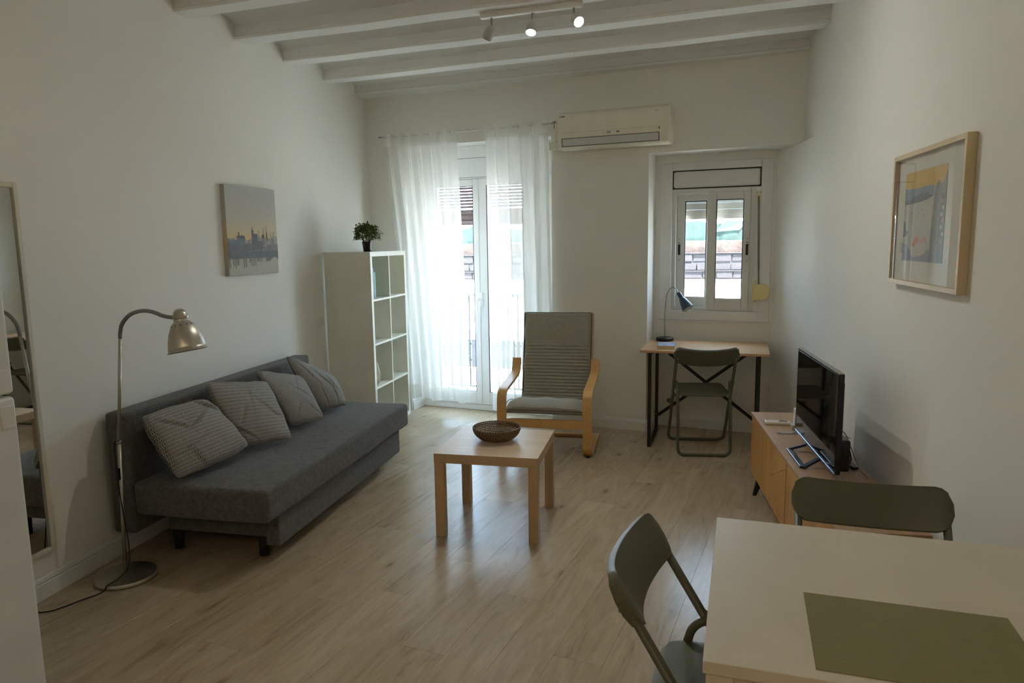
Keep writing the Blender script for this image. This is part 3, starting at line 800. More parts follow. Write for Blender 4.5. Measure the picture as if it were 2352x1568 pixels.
# ------------------------------------------------------------------ mirror, fridge
mi = thing('wall_mirror', 'tall narrow mirror in a cream frame on the left wall', 'mirror', (XL + .001, 2.26, .20))
MY0, MY1, MZ = -.26, .265, 1.605
m = MB(); w = .022
m.box(0, .022, MY0, MY0 + w, 0, MZ).box(0, .022, MY1 - w, MY1, 0, MZ).box(0, .022, MY0 + w, MY1 - w, 0, w).box(0, .022, MY0 + w, MY1 - w, MZ - w, MZ)
obj('frame', m, plain('cream_frame_paint', (.62, .585, .46), .45), mi, bevel=.003)
obj('mirror_glass', MB().box(.003, .012, MY0 + w - .002, MY1 - w + .002, w - .002, MZ - w + .002), M_mirror, mi)
fr = thing('fridge', 'white fridge freezer at the left edge of the view', 'fridge', (-2.3, 1.48, 0))
obj('cabinet', MB().box(-.34, .285, -.295, .295, .03, 1.74), M_fridge, fr, bevel=.006)
obj('door', MB().box(.288, .348, -.297, .297, .05, 1.085), M_fridge, fr, bevel=.014, seg=4)
obj('door', MB().box(.288, .348, -.297, .297, 1.093, 1.735), M_fridge, fr, bevel=.014, seg=4)
for x in (-.3, .25):
    for y_ in (-.25, .25): obj('foot', MB().cyl((x, y_, 0), .018, .03), M_rubber, fr)
for z0 in (.99, 1.10): obj('handle', MB().box(.346, .352, .24, .285, z0, z0 + .07), M_fridge, fr, bevel=.002)

# ------------------------------------------------------------------ cube shelving
KX, KY = XL + .026, 5.212
ks = thing('shelving_unit', 'tall white two by four cube shelving unit in the left corner', 'shelf', (KX, KY, 0))
D, WW, HH, T, S = .39, .77, 1.47, .038, .016
obj('top_panel', MB().box(0, D, 0, WW, HH - T, HH), M_whitelam, ks, bevel=.0012)
obj('bottom_panel', MB().box(0, D, 0, WW, .001, T), M_whitelam, ks, bevel=.0012)
for y_ in (0, WW - T): obj('side_panel', MB().box(0, D, y_, y_ + T, T + .0005, HH - T - .001), M_whitelam, ks, bevel=.0012)
obj('divider', MB().box(.004, D - .001, WW / 2 - S / 2, WW / 2 + S / 2, T, HH - T), M_whitelam, ks, bevel=.0008)
cell = (HH - 2 * T - 3 * S) / 4
zs = []
for k in range(3):
    z0 = T + cell * (k + 1) + S * k; zs.append(z0)
    for ya, yb in ((T, WW / 2 - S / 2), (WW / 2 + S / 2, WW - T)): obj('shelf', MB().box(.004, D - .001, ya, yb, z0, z0 + S), M_whitelam, ks, bevel=.0008)
# books, upper near cell
zb = zs[2] + S
bk = [('tall blue grey book on the top shelf by the side panel', .026, .245, .20, (.20, .24, .34), .384), ('slim white book between the blue grey and the teal books', .010, .213, .17, (.68, .68, .72), .380), ('teal book, rightmost of three on the top shelf', .020, .215, .17, (.13, .36, .31), .382)]
yy_ = T + .004
for lab, th, hh, dd, colr, fx in bk:
    t = thing('book', lab, 'book', (KX + fx - dd / 2, KY + yy_ + th / 2, zb), 0, 'books on the top shelf')
    mname = 'cover_%d' % int(colr[0] * 1000)
    mt = plain(mname, colr, .5)
    obj('cover', MB().box(-dd / 2, dd / 2, -th / 2, -th / 2 + .0012, 0, hh).box(-dd / 2, dd / 2, th / 2 - .0012, th / 2, 0, hh).box(dd / 2 - .0012, dd / 2, -th / 2 + .0012, th / 2 - .0012, 0, hh), mt, t)
    obj('pages', MB().box(-dd / 2 + .002, dd / 2 - .002, -th / 2 + .0013, th / 2 - .0013, .002, hh - .002), plain('white_pages', (.7, .68, .62), .8), t)
    yy_ += th + .004
# folded beige cloth bag
r = random.Random(4); m = MB()
def bagf(u, v):
    a = 2 * pi * u; b = pi * (v - .5)
    rx = .045 * (1 + .18 * sin(3 * a + 2) + .12 * sin(7 * a + 4 * v)); ry = .07 * (1 + .15 * sin(2 * a + 5 * v)); rz = .085 * (1 + .1 * sin(5 * a))
    return (cos(b) ** .8 * cos(a) * rx, cos(b) ** .8 * sin(a) * ry, sin(b) * rz * (1 + .25 * sin(a)) + .012 * sin(9 * a + 7 * v))
m.grid(bagf, 40, 24)
bag = obj('cloth_bag', m, M_bag); bag.location = (KX + .335, KY + T + .075, zs[0] + S + .098)
tag(bag, 'crumpled beige cloth bag in the third cube down', 'bag')

# potted plant on top
pp = thing('potted_plant', 'small bushy green plant in a black pot on the shelving unit', 'plant', (KX + .30, KY + .16, HH))
obj('pot', MB().lathe([(.0005, 0), (.030, 0), (.0385, .072), (.041, .073), (.041, .080), (.037, .080), (.035, .060), (.0005, .060)], 32), M_blackp, pp, angle=40)
obj('soil', MB().lathe([(.0005, .066), (.036, .064)], 20), M_soil, pp)
r = random.Random(12)
def leaf_mat(name, c1, c2):
    t = NT(name); t.bsdf(c1, .4, 0, .4); i = t.n('ObjectInfo')
    t.l(t.ramp(t.noise(t.coord(), 45, 2), [(.35, c1), (.65, c2)]), t.b.inputs['Base Color']); return t.m
M_leaf = leaf_mat('leaf_green', (.018, .045, .008), (.16, .21, .035))
stems = MB(); leaves = MB()
def leafat(mb, p, d, up, L_, W_):
    d = d.normalized(); s_ = d.cross(up).normalized(); n_ = s_.cross(d)
    vs = [p, p + d * L_ * .35 + s_ * W_ * .5 + n_ * .0008, p + d * L_ * .75 + s_ * W_ * .42, p + d * L_ - n_ * .001, p + d * L_ * .75 - s_ * W_ * .42, p + d * L_ * .35 - s_ * W_ * .5 + n_ * .0008, p + d * L_ * .5 - n_ * .0018]
    mb.add(vs, [(0, 1, 6), (1, 2, 6), (2, 3, 6), (3, 4, 6), (4, 5, 6), (5, 0, 6)])
for k in range(46):
    th = r.uniform(0, 2 * pi); cz_ = r.uniform(-.15, 1); sn_ = sqrt(1 - cz_ * cz_)
    d = Vector((sn_ * cos(th), sn_ * sin(th), cz_)); R_ = r.uniform(.06, .09)
    e = Vector((0, 0, .125)) + Vector((d.x, d.y, d.z * .85)) * R_
    stems.tube([Vector((d.x * .02, d.y * .02, .064)), Vector((d.x * .045, d.y * .045, .105 + .02 * d.z)), e], .001, 5)
for k in range(1500):
    th = r.uniform(0, 2 * pi); cz_ = r.uniform(-.45, 1); sn_ = sqrt(1 - cz_ * cz_)
    lump = 1 + .16 * sin(3 * th + 4 * cz_) + .10 * sin(7 * th - 6 * cz_)
    R_ = .098 * lump * r.uniform(.35, 1) ** .45
    p = Vector((0, 0, .128)) + Vector((sn_ * cos(th) * R_, sn_ * sin(th) * R_, cz_ * R_ * .86))
    if p.z < .07: continue
    d = (p - Vector((0, 0, .09))).normalized() + Vector((r.uniform(-.9, .9), r.uniform(-.9, .9), r.uniform(-.5, .9)))
    leafat(leaves, p, d, Vector((r.uniform(-.4, .4), r.uniform(-.4, .4), 1)), r.uniform(.012, .019), r.uniform(.009, .014))
obj('stems', stems, M_leaf, pp); lv = obj('foliage', leaves, M_leaf, pp, fixn=False); lv['kind'] = 'stuff'
# light switch peeping out behind the unit
sw = thing('light_switch', 'white wall switch half hidden behind the shelving unit', 'switch', (XL, 5.175, .93))
obj('plate', MB().box(0, .009, -.04, .04, -.04, .04), M_white, sw, bevel=.003); obj('rocker', MB().box(.009, .013, -.025, .025, -.025, .025), M_white, sw, bevel=.002)

# ------------------------------------------------------------------ coffee table and bowl
ct = thing('coffee_table', 'square pale oak effect coffee table in the middle of the floor', 'table', (-.895, 3.69, 0))
obj('tabletop', MB().box(-.275, .275, -.275, .275, .40, .45), M_lack, ct, bevel=.001)
for sx in (-1, 1):
    for sy in (-1, 1):
        x0 = .274 * sx; x1 = x0 - .05 * sx; y0 = .274 * sy; y1 = y0 - .05 * sy
        obj('leg', MB().box(min(x0, x1), max(x0, x1), min(y0, y1), max(y0, y1), 0, .399), M_lack_y, ct, bevel=.001)
def bowl_mat():
    t = NT('coiled_seagrass'); t.bsdf((.05, .03, .02), .75, 0, .25)
    tc = t.n('TexCoord'); sp = t.n('SeparateXYZ'); t.l(tc.outputs['UV'], sp.inputs[0])
    m1 = t.n('Math', operation='MULTIPLY'); t.l(sp.outputs[0], m1.inputs[0]); m1.inputs[1].default_value = 1
    sn = t.n('Math', operation='SINE'); t.l(m1.outputs[0], sn.inputs[0])
    nz = t.noise(t.coord('UV'), 2.2, 2)
    a = t.n('Math', operation='MULTIPLY_ADD'); t.l(nz, a.inputs[0]); a.inputs[1].default_value = 1.6; t.l(sn.outputs[0], a.inputs[2])
    t.l(t.ramp(a.outputs[0], [(.45, (.030, .019, .016)), (.80, (.060, .038, .024)), (.95, (.36, .25, .13))]), t.b.inputs['Base Color'])
    return t.m
M_bowl = bowl_mat()
bw_ = thing('coiled_bowl', 'dark brown coiled basket bowl on the coffee table', 'bowl', (-.905, 3.725, .45))
NC = 10
for k in range(NC):
    t_ = k / (NC - 1); rad = .066 + (.1285 - .066) * sin(t_ * pi / 2) ** .9; hz = .0055 + .066 * t_ ** 1.35
    n = 150; cnt = int(rad * 2 * pi / .0085); m = MB(); NS = 8
    vs = []; 
    for i in range(n):
        a = 2 * pi * i / n; rr = .0050 + .0009 * sin(cnt * a)
        for q in range(NS):
            b = 2 * pi * q / NS; vs.append(((rad + rr * cos(b)) * cos(a), (rad + rr * cos(b)) * sin(a), hz + rr * .9 * sin(b)))
    fs = [(i * NS + q, ((i + 1) % n) * NS + q, ((i + 1) % n) * NS + (q + 1) % NS, i * NS + (q + 1) % NS) for i in range(n) for q in range(NS)]
    for i in range(n):
        for q in range(NS): m.uv[i * NS + q] = (cnt * 2 * pi * min(i, n - i) / n, q / NS + k * 3)
    m.add(vs, fs, True); obj('coil', m, M_bowl, bw_)
m = MB()
for k in range(7):
    rad = .058 - k * .009; m.tube([(rad * cos(a), rad * sin(a), .0052) for a in [2 * pi * i / 48 for i in range(48)]], .005, 8, closed=True)
obj('bottom_coils', m, plain('seagrass_bottom', (.13, .085, .045), .8, var=(60, .3)), bw_)

# ------------------------------------------------------------------ armchair
AX, AY = -.84, 4.88
ar = thing('armchair', 'bentwood cantilever armchair with taupe ribbed cushion in front of the curtain', 'armchair', (AX, AY, 0))
def A(y, z): return (y - AY, z)
pts = [(5.50, .012), (5.30, .012), (5.02, .012), (4.965, .014), (4.925, .028), (4.900, .058), (4.892, .10), (4.888, .20), (4.888, .33), (4.892, .400), (4.903, .438), (4.930, .461), (4.975, .473), (5.10, .484), (5.25, .497), (5.35, .508), (5.40, .522), (5.432, .552), (5.448, .590), (5.455, .625)]
P = smoothpath([(0, *A(*p)) for p in pts], 5); P = [(p.y, p.z) for p in P]
for sx in (-1, 1):
    m = MB(); m.strip(P, .066, .022, sx * .309); obj('side_frame', m, M_birch, ar, bevel=.002)
obj('front_rail', MB().box(-.276, .276, .012, .034, .208, .272), M_birch_x, ar, bevel=.002)
obj('rear_rail', MB().box(-.276, .276, .555, .60, .004, .026), M_birch_x, ar, bevel=.002)
for sx in (-1, 1):
    obj('glide', MB().cyl((sx * .309, .045, -.0), .016, .004), M_rubber, ar)
prof = [(4.905, .312), (4.945, .335), (5.03, .345), (5.18, .318), (5.33, .262), (5.41, .245), (5.455, .275), (5.485, .36), (5.53, .56), (5.575, .76), (5.615, .965)]
PF = [(p.y, p.z) for p in smoothpath([(0, *A(*p)) for p in prof], 8)]
def offs(path, d):
    out = []
    for i in range(len(path)):
        a = path[max(i - 1, 0)]; b = path[min(i + 1, len(path) - 1)]; t_ = Vector((b[0] - a[0], b[1] - a[1])).normalized()
        out.append((path[i][0] - t_.y * d, path[i][1] + t_.x * d))
    return out
rail = offs(PF, -.02)
for sx in (-1, 1):
    m = MB(); m.strip(rail[4:], .038, .018, sx * .262); obj('seat_rail', m, M_birch, ar, bevel=.002)
for i in range(14, len(rail) - 4, 5):
    y_, z_ = rail[i]; m = MB().bar((-.25, y_, z_), (.25, y_, z_), .03, .008); obj('slat', m, M_birch_x, ar)
obj('top_slat', MB().bar((-.262, *rail[-3]), (.262, *rail[-3]), .012, .05), M_birch_x, ar, bevel=.002)
obj('armrest_bolt', MB().cyl((.342, .563, .585), .007, .005, 12, (1, 0, 0)), M_steel2, ar)
# cushion: a ribbed pad that follows the frame
Ls = [0]
for i in range(1, len(PF)): Ls.append(Ls[-1] + sqrt((PF[i][0] - PF[i - 1][0]) ** 2 + (PF[i][1] - PF[i - 1][1]) ** 2))
tot = Ls[-1]
def at(s_):
    s_ = max(0, min(tot, s_))
    for i in range(1, len(Ls)):
        if Ls[i] >= s_:
            f = (s_ - Ls[i - 1]) / max(1e-9, Ls[i] - Ls[i - 1]); a, b = PF[i - 1], PF[i]
            t_ = Vector((b[0] - a[0], b[1] - a[1])).normalized()
            return a[0] + (b[0] - a[0]) * f, a[1] + (b[1] - a[1]) * f, -t_.y, t_.x
rc = random.Random(8); phs = [rc.uniform(0, 6) for _ in range(30)]
def padf(u, v, side):
    s_ = v * tot; y_, z_, ny, nz_ = at(s_)
    hw = .287 - .020 * min(1, max(0, (s_ - .35) / .3)) + .004 * sin(30 * v)
    a = 2 * u - 1
    e = (1 - abs(a) ** 6) ** .5 if abs(a) < 1 else 0
    ev = min(1, v / .012, (1 - v) / .012) ** .5
    base_t = .050
    h = base_t * e * ev
    if side > 0:
        # ribs on the back between lumbar and neck
        if s_ > .47 and s_ < 1.06:
            k = (s_ - .47) / .0262; fade = min(1, (s_ - .47) / .05, (1.06 - s_) / .05)
            rib = abs(sin(pi * k)) ** .55
            h += (.015 * (rib - .75) + .0025 * sin(7 * a + phs[int(k) % 30])) * fade * e * ev
        elif s_ >= 1.06:
            h += .010 * sin(min(1, (s_ - 1.06) / (tot - 1.06)) * pi) * e * ev
        else:
            h += (.006 * sin(9 * a + 12 * v) * .5) * e * ev
        # little puckers at both edges
        h += -.006 * abs(a) ** 10 * abs(sin(70 * v)) * e
        dep = h
        off_ = h
    else: off_ = -.001
    x = a * hw * (1 - .012 * (1 - abs(a)) if False else 1)
    return (x, y_ + ny * off_, z_ + nz_ * off_)
m = MB(); m.grid(lambda u, v: padf(u, v, 1), 36, 420); m.grid(lambda u, v: padf(u, v, -1), 36, 420)
me = m.mesh('cushion', weld=False)
bm = bmesh.new(); bm.from_mesh(me); bmesh.ops.remove_doubles(bm, verts=bm.verts, dist=2e-4); bmesh.ops.recalc_face_normals(bm, faces=bm.faces); bm.to_mesh(me); bm.free()
for q in me.polygons: q.use_smooth = True
cu = obj('seat_cushion', me, M_chairfab, ar)
m = MB()
for off_ in (.002, .030):
    pth = [Vector((-.287 + (.020 * min(1, max(0, (i / 100 * tot - .35) / .3))), at(i / 100 * tot)[0] + at(i / 100 * tot)[2] * off_, at(i / 100 * tot)[1] + at(i / 100 * tot)[3] * off_)) for i in range(101)]
    other = [Vector((-p.x, p.y, p.z)) for p in reversed(pth)]
    m.tube(pth + other, .0026, 6, closed=True)
obj('piping', m, M_piping, cu)
# pale storage box on the floor behind the chair is only a light strip: adaptor by the baseboard
ad = obj('power_strip', MB().box(-.05, .05, -.02, .02, 0, .03), M_white, bevel=.004); ad.location = wb(.02 - .33, -.06); ad.rotation_euler = (0, 0, BETA)
tag(ad, 'small white plug box on the floor behind the armchair', 'socket')

# ------------------------------------------------------------------ desk
DK = (-.184, 5.226); DROT = -.098
dk = thing('desk', 'oak topped desk with black metal trestle frame in the window niche', 'desk', (DK[0], DK[1], 0), DROT)
DW, DD, DZ = .895, .595, .735
obj('desktop', MB().box(0, DW, 0, DD, DZ - .018, DZ), M_desk, dk, bevel=.001)
for x0 in (.055, DW - .055 - .024):
    m = MB(); q = .024
    m.box(x0, x0 + q, .045, .045 + q, 0, DZ - .019).box(x0, x0 + q, DD - .045 - q, DD - .045, 0, DZ - .019)
    m.box(x0, x0 + q, .045 + q, DD - .045 - q, 0, q).box(x0, x0 + q, .045 + q, DD - .045 - q, DZ - .019 - q, DZ - .019)
    obj('side_frame', m, M_black, dk, bevel=.001)
y_ = DD - .045 - .012
obj('cross_brace', MB().bar((.079, y_, .70), (DW - .08, y_, .13), .010, .024, (0, 0, 1)), M_black, dk)
obj('cross_brace', MB().bar((.079, y_ - .011, .13), (DW - .08, y_ - .011, .70), .010, .024, (0, 0, 1)), M_black, dk)
obj('screw', MB().cyl((.067, DD - .07, .14), .005, .003, 10, (0, -1, 0)), M_steel2, dk)

# desk lamp
dl = thing('desk_lamp', 'small dark blue cone lamp with bent neck on the desk', 'lamp', (-.008, 5.752, DZ))
obj('base', MB().lathe([(.0005, 0), (.066, 0), (.0685, .003), (.0685, .024), (.065, .027), (.030, .029), (.028, .032), (.0005, .032)], 48), plain('navy_black_base', (.010, .014, .022), .4), dl, angle=40)
base = Vector(dl.location)
KY_ = 1.025
npts = [(-.008, .78), (-.010, .93), (-.001, 1.075), (.008, 1.115), (.027, 1.148), (.050, 1.160), (.070, 1.150), (.085, 1.125), (.098, 1.103)]
m = MB(); m.tube(smoothpath([Vector((x, 5.752, z)) - base for x, z in npts], 6), .0046, 12); obj('gooseneck', m, M_steel2, dl)
m = MB(); m.tube([(0, 0, .03), (0, 0, .055)], .0065, 12); obj('stem_socket', m, M_steel2, dl)
c = Vector((.090, 5.752, 1.118)) - base; ax = Vector((.50, -.28, -.80)).normalized()
M_navy = plain('navy_enamel', (.018, .050, .085), .33, spec=.5)
shd = obj('lamp_shade', MB().lathe([(.0005, 0), (.015, .001), (.0165, .006), (.0185, .052), (.020, .053), (.026, .062), (.047, .148), (.0475, .150), (.0455, .150), (.024, .065), (.0005, .060)], 48, c, ax), M_navy, dl, angle=40)
obj('shade_lining', MB().lathe([(.0453, .149), (.0235, .067), (.0005, .062)], 40, c, ax), M_white, shd)
obj('bulb', MB().lathe([(.0005, .125), (.014, .12), (.020, .103), (.016, .085), (.010, .066)], 24, c, ax), M_acw, shd)
m = MB(); m.tube(smoothpath([Vector(p) for p in ((-.002, -.008, .05), (-.03, .0, .047), (-.06, .01, .042), (-.082, .03, .022), (-.09, .055, .004), (-.095, .075, .003))], 5), .0022, 8); obj('power_cord', m, M_cable, dl)

# paperback
pb = thing('paperback_book', 'thick blue covered paperback lying on the desk by the lamp', 'book', (.007, 5.385, DZ), -.05)
obj('cover', MB().box(-.062, .062, -.098, .098, .0255, .027).box(-.062, .062, -.098, .098, 0, .0015).box(.0605, .062, -.098, .098, .0015, .0255), None, pb)
def cover_mat():
    t = NT('blue_book_cover'); t.bsdf((.3, .4, .6), .35, 0, .5)
    t.l(t.ramp(t.noise(t.coord('Object', (1, .5, 1)), 22, 3), [(.32, (.20, .28, .50)), (.5, (.42, .54, .75)), (.68, (.66, .70, .82))]), t.b.inputs['Base Color']); return t.m
pb.children[0].data.materials.append(cover_mat())
obj('pages', MB().box(-.060, .0600, -.0965, .0965, .0017, .0253), M_paper, pb)

# wall sockets and cable under the desk
skt = thing('wall_socket', 'round white wall socket under the desk', 'socket', wb(.585, .25, .215), BETA)
obj('plate', MB().box(-.04, .04, -.009, 0, -.04, .04), M_cream, skt, bevel=.003)
obj('socket_well', MB().cyl((0, -.0085, 0), .021, .0015, 24, (0, -1, 0)), M_strap, skt)
cb = MB(); cb.tube(smoothpath([wb(.475, .12, .62), wb(.478, .12, .50), wb(.492, .13, .38), wb(.488, .13, .28), wb(.470, .13, .20), wb(.485, .14, .13), wb(.515, .14, .12), wb(.49, .10, .07), wb(.46, .09, .012), wb(.475, .07, .006)], 6), .003, 8)
cb.tube(smoothpath([wb(.50, .15, .14), wb(.47, .13, .10), wb(.465, .10, .03), wb(.50, .09, .006), wb(.515, .12, .05), wb(.505, .15, .12)], 6), .003, 8)
o = obj('cable', cb, M_cable); tag(o, 'loose cream cable hanging down behind the desk leg', 'cable')

# ------------------------------------------------------------------ folding chairs (olive)
def folding_chair(label):
    t = thing('folding_chair', label, 'chair', (0, 0, 0), 0, 'olive folding chairs')
    R = .0118; w = .206
    # outer frame: backrest tubes run down to the front feet, joined by a floor bar
    top = (-.262, .775); foot = (.205, .0115)
    for_ = lambda x, y, z: Vector((x, y, z))
    path = [for_(-w + .004, *top), for_(-w - .002, foot[0] - .0, foot[1]), for_(w + .002, foot[0], foot[1]), for_(w - .004, *top)]
    m = MB(); m.tube(roundpoly(path, .055, 8), R, 14); obj('front_leg_frame', m, M_olive, t)
    # inner frame: pivots on the outer one and goes back to the rear feet
    wi = w - .024
    pth = [for_(-wi - .008, -.085, .515), for_(-wi, -.130, .490), for_(-wi, -.165, .36), for_(-wi, -.215, R), for_(wi, -.215, R), for_(wi, -.165, .36), for_(wi, -.130, .490), for_(wi + .008, -.085, .515)]
    m = MB(); m.tube(roundpoly(pth, .05, 8), R, 14); obj('rear_leg_frame', m, M_olive, t)
    for sx in (-1, 1):
        obj('pivot', MB().cyl((sx * (w + .008), -.100, .518), .006, .005, 12, (sx, 0, 0)), M_steel2, t)
        for yy in (foot[0], -.215): obj('foot', MB().box(sx * .13 - .02, sx * .13 + .02, yy - .006, yy + .006, 0, .004), M_rubber, t)
        obj('seat_bracket', MB().bar((sx * (w - .012), -.11, .42), (sx * (w - .012), .06, .425), .004, .02), M_olive, t)
    # seat: thin dished panel with rounded outline
    def seatf(u, v, side):
        a = 2 * u - 1; y0 = -.205 + .435 * v
        hw = .186 - .012 * v; 
        b = 2 * v - 1
        k = (1 - abs(b) ** 6) ** .45 if abs(b) < 1 else 0
        hw *= .62 + .38 * k
        z0 = .452 - .010 * (1 - a * a) * (1 - b * b) + .006 * b - .012 * max(0, b) ** 6
        if side < 0: z0 -= .014; 
        return (a * hw, y0, z0)
    m = MB(); m.grid(lambda u, v: seatf(u, v, 1), 24, 24); n1 = 25 * 25; m.grid(lambda u, v: seatf(u, v, -1), 24, 24)
    rim = [i for i in range(25)] + [25 * j + 24 for j in range(1, 25)] + [25 * 24 + i for i in range(23, -1, -1)] + [25 * j for j in range(23, 0, -1)]
    for i in range(len(rim)):
        a_, b_ = rim[i], rim[(i + 1) % len(rim)]; m.f.append((a_, b_, b_ + n1, a_ + n1)); m.sm.append(False)
    me = m.mesh('seat', bevel=.004); me.set_sharp_from_angle(angle=radians(50)); obj('seat', me, M_olive, t)
    # backrest: curved plate that wraps the tubes
    NU, NV = 32, 12
    ty, tz = (top[0] - foot[0]), (top[1] - foot[1]); ln = sqrt(ty * ty + tz * tz); ty /= ln; tz /= ln
    def backf(u, v, side):
        a = 2 * u - 1; b = 2 * v - 1
        hw = .222; 
        # rounded outline
        hz = .067
        rr = 1.0
        aa = abs(a)
        rc_ = .050; x_ = aa * hw - (hw - rc_)
        kz = (hz - rc_ + sqrt(max(0, rc_ * rc_ - x_ * x_))) / hz if x_ > 0 else 1
        s_ = ln - .052 + b * hz * kz + (.003 * (1 - a * a))
        y0 = foot[0] + ty * s_; z0 = foot[1] + tz * s_
        e4 = max(0, (aa - .72) / .28); e4 = e4 * e4 * (3 - 2 * e4)
        mid_ = -.038 * max(0, 1 - (a / .87) ** 2) ** .9
        front = mid_ + .0145; back = mid_ - .0142 + .007 * (1 - e4)
        d = front if side > 0 else back
        # normal of tube plane (pointing forward/up)
        return (a * hw, y0 + tz * d, z0 - ty * d)
    m = MB(); m.grid(lambda u, v: backf(u, v, 1), NU, NV); n1 = (NU + 1) * (NV + 1); m.grid(lambda u, v: backf(u, v, -1), NU, NV)
    rim = [i for i in range(NU + 1)] + [(NU + 1) * j + NU for j in range(1, NV + 1)] + [(NU + 1) * NV + i for i in range(NU - 1, -1, -1)] + [(NU + 1) * j for j in range(NV - 1, 0, -1)]
    for i in range(len(rim)):
        a_, b_ = rim[i], rim[(i + 1) % len(rim)]; m.f.append((a_, b_, b_ + n1, a_ + n1)); m.sm.append(False)
    me = m.mesh('backrest', bevel=.003); me.set_sharp_from_angle(angle=radians(50)); br = obj('backrest', me, M_olive, t)
    for sx in (-1, 1):
        s_ = ln - .062; obj('rivet', MB().cyl((sx * .198, foot[0] + ty * s_ - .020, foot[1] + tz * s_ - .012), .005, .003, 12, (0, -1, -.6)), M_steel2, br)
    return t
ch = folding_chair('olive folding chair tucked at the desk under the window')
place(ch, (.256, 5.298, 0), .10)
dup(ch, (.185, 1.675, 0), radians(-98.5), 'olive folding chair at the left side of the white table, back to the room')
dup(ch, (.592, 2.015, 0), pi - .085, 'olive folding chair between the white table and the television stand')

# ------------------------------------------------------------------ white table and placemat
TR_ = -.1
tb_ = thing('dining_table', 'white rectangular table in the bottom right corner', 'table', (.150, 2.013, 0), TR_)
TW, TD = .765, .732
obj('tabletop', MB().box(0, TW, -TD, 0, .725, .75), M_tabletop, tb_, bevel=.0015)
m = MB()
m.box(.012, TW - .012, -TD + .012, -TD + .030, .645, .7235).box(.012, TW - .012, -.030, -.012, .645, .7235).box(.012, .030, -TD + .030, -.030, .645, .7235).box(TW - .030, TW - .012, -TD + .030, -.030, .645, .7235)
obj('apron', m, M_tabletop, tb_, bevel=.001)
for x in (.006, TW - .056):
    for y_ in (-TD + .006, -.056): obj('leg', MB().box(x, x + .05, y_, y_ + .05, 0, .7235), M_tabletop, tb_, bevel=.002)
pm = obj('placemat', MB().box(-.195, .195, -.15, .15, 0, .0016), M_mat); pm.location = (.487, 1.425, .7503); pm.rotation_euler = (0, 0, -.102)
tag(pm, 'olive green woven placemat lying on the white table', 'placemat')

# ------------------------------------------------------------------ television stand
CO = Vector((.513, 4.392, 0)); CR = .056
cn = thing('tv_console', 'low oak television stand with angled door panels along the right wall', 'tv stand', CO, CR)
# local: x across toward the wall, y negative toward the camera
CL, CD, CZ = 1.80, .305, .50
CB = .142
obj('top', MB().box(-.004, CD, -CL, 0, CZ - .018, CZ), M_cons, cn, bevel=.001)
obj('body', MB().box(.018, CD - .004, -CL + .004, -.004, CB + .003, CZ - .0185), M_consd, cn)
for y0, y1 in ((-.018, -.001), (-CL + .001, -CL + .018)): obj('end_panel', MB().box(.002, CD - .002, y0, y1, CB, CZ - .0185), M_consd, cn)
obj('bottom_panel', MB().box(.002, CD - .002, -CL + .018, -.018, CB, CB + .016), M_consd, cn)
def dpoly(poly, name='door_panel', parent=None, rot=0):
    cy = sum(p[0] for p in poly) / len(poly); cz = sum(p[1] for p in poly) / len(poly)
    m = MB(); n = len(poly)
    vs = [(.0, y - cy, z - cz) for y, z in poly] + [(.016, y - cy, z - cz) for y, z in poly]
    if rot:
        R0 = Matrix.Rotation(rot, 3, 'X').inverted(); vs = [tuple(R0 @ Vector(q)) for q in vs]
    m.add(vs, [tuple(range(n)), tuple(range(n, 2 * n))[::-1]] + [(i, (i + 1) % n, n + (i + 1) % n, n + i) for i in range(n)])
    o = obj(name, m, M_consd, parent or cn, bevel=.0008); o.location = (.0005, cy, cz)
    if rot: o.rotation_euler = (rot, 0, 0)
    return o
za, zb2 = CB + .018, CZ - .021; g = .0008
def door_group(y0, y1, flip, label=None):
    # y0 > y1 (toward camera). left straight panel, then two panels split by a diagonal
    w = y0 - y1; s1 = y0 - w * .38; s2 = y0 - w * .60
    dpoly([(y0 - .002, za), (y0 - .002, zb2), (s1 + g, zb2), (s1 + g, za)])
    dpoly([(s1 - g, za), (s1 - g, zb2), (s2 + g, zb2), (s2 + g, za)])
    zm = za + (zb2 - za) * .42
    dpoly([(s2 - g, zm + g), (s2 - g, zb2), (y1 + .003, zb2), (y1 + .003, zb2 - .03)], rot=.6)
    dpoly([(s2 - g, za), (s2 - g, zm - g), (y1 + .003, zb2 - .03 - 2 * g), (y1 + .003, za)], rot=-.5)
door_group(-.018, -.94, 0)
def door_group2(y0, y1):
    w = y0 - y1; s1 = y1 + w * .60; s2 = y1 + w * .38; zm = za + (zb2 - za) * .42
    dpoly([(y0 - .003, zb2 - .03), (y0 - .003, zb2), (s1 + g, zb2), (s1 + g, zm + g)], rot=-.6)
    dpoly([(y0 - .003, za), (y0 - .003, zb2 - .03 - 2 * g), (s1 + g, zm - g), (s1 + g, za)], rot=.5)
    dpoly([(s1 - g, za), (s1 - g, zb2), (s2 + g, zb2), (s2 + g, za)]); dpoly([(s2 - g, za), (s2 - g, zb2), (y1 + .002, zb2), (y1 + .002, za)])
door_group2(-.946, -CL + .018)
for y_, dy in ((-.10, .045), (-CL + .10, -.045)):
    for x_, dx in ((.05, -.03), (CD - .05, .015)):
        m = MB()
        for a, b in (((x_ + dx, y_ + dy, 0), (x_, y_, CB)),):
            A0, B0_ = Vector(a), Vector(b); vs = []
            for c_, r_ in ((A0, .010), (B0_, .022)):
                for i, j in ((-1, -1), (1, -1), (1, 1), (-1, 1)): vs.append(c_ + Vector((i * r_, j * r_, 0)))
            m.add(vs, [(0, 1, 2, 3), (7, 6, 5, 4), (0, 4, 5, 1), (1, 5, 6, 2), (2, 6, 7, 3), (3, 7, 4, 0)])
        obj('leg', m, M_black, cn, bevel=.001)

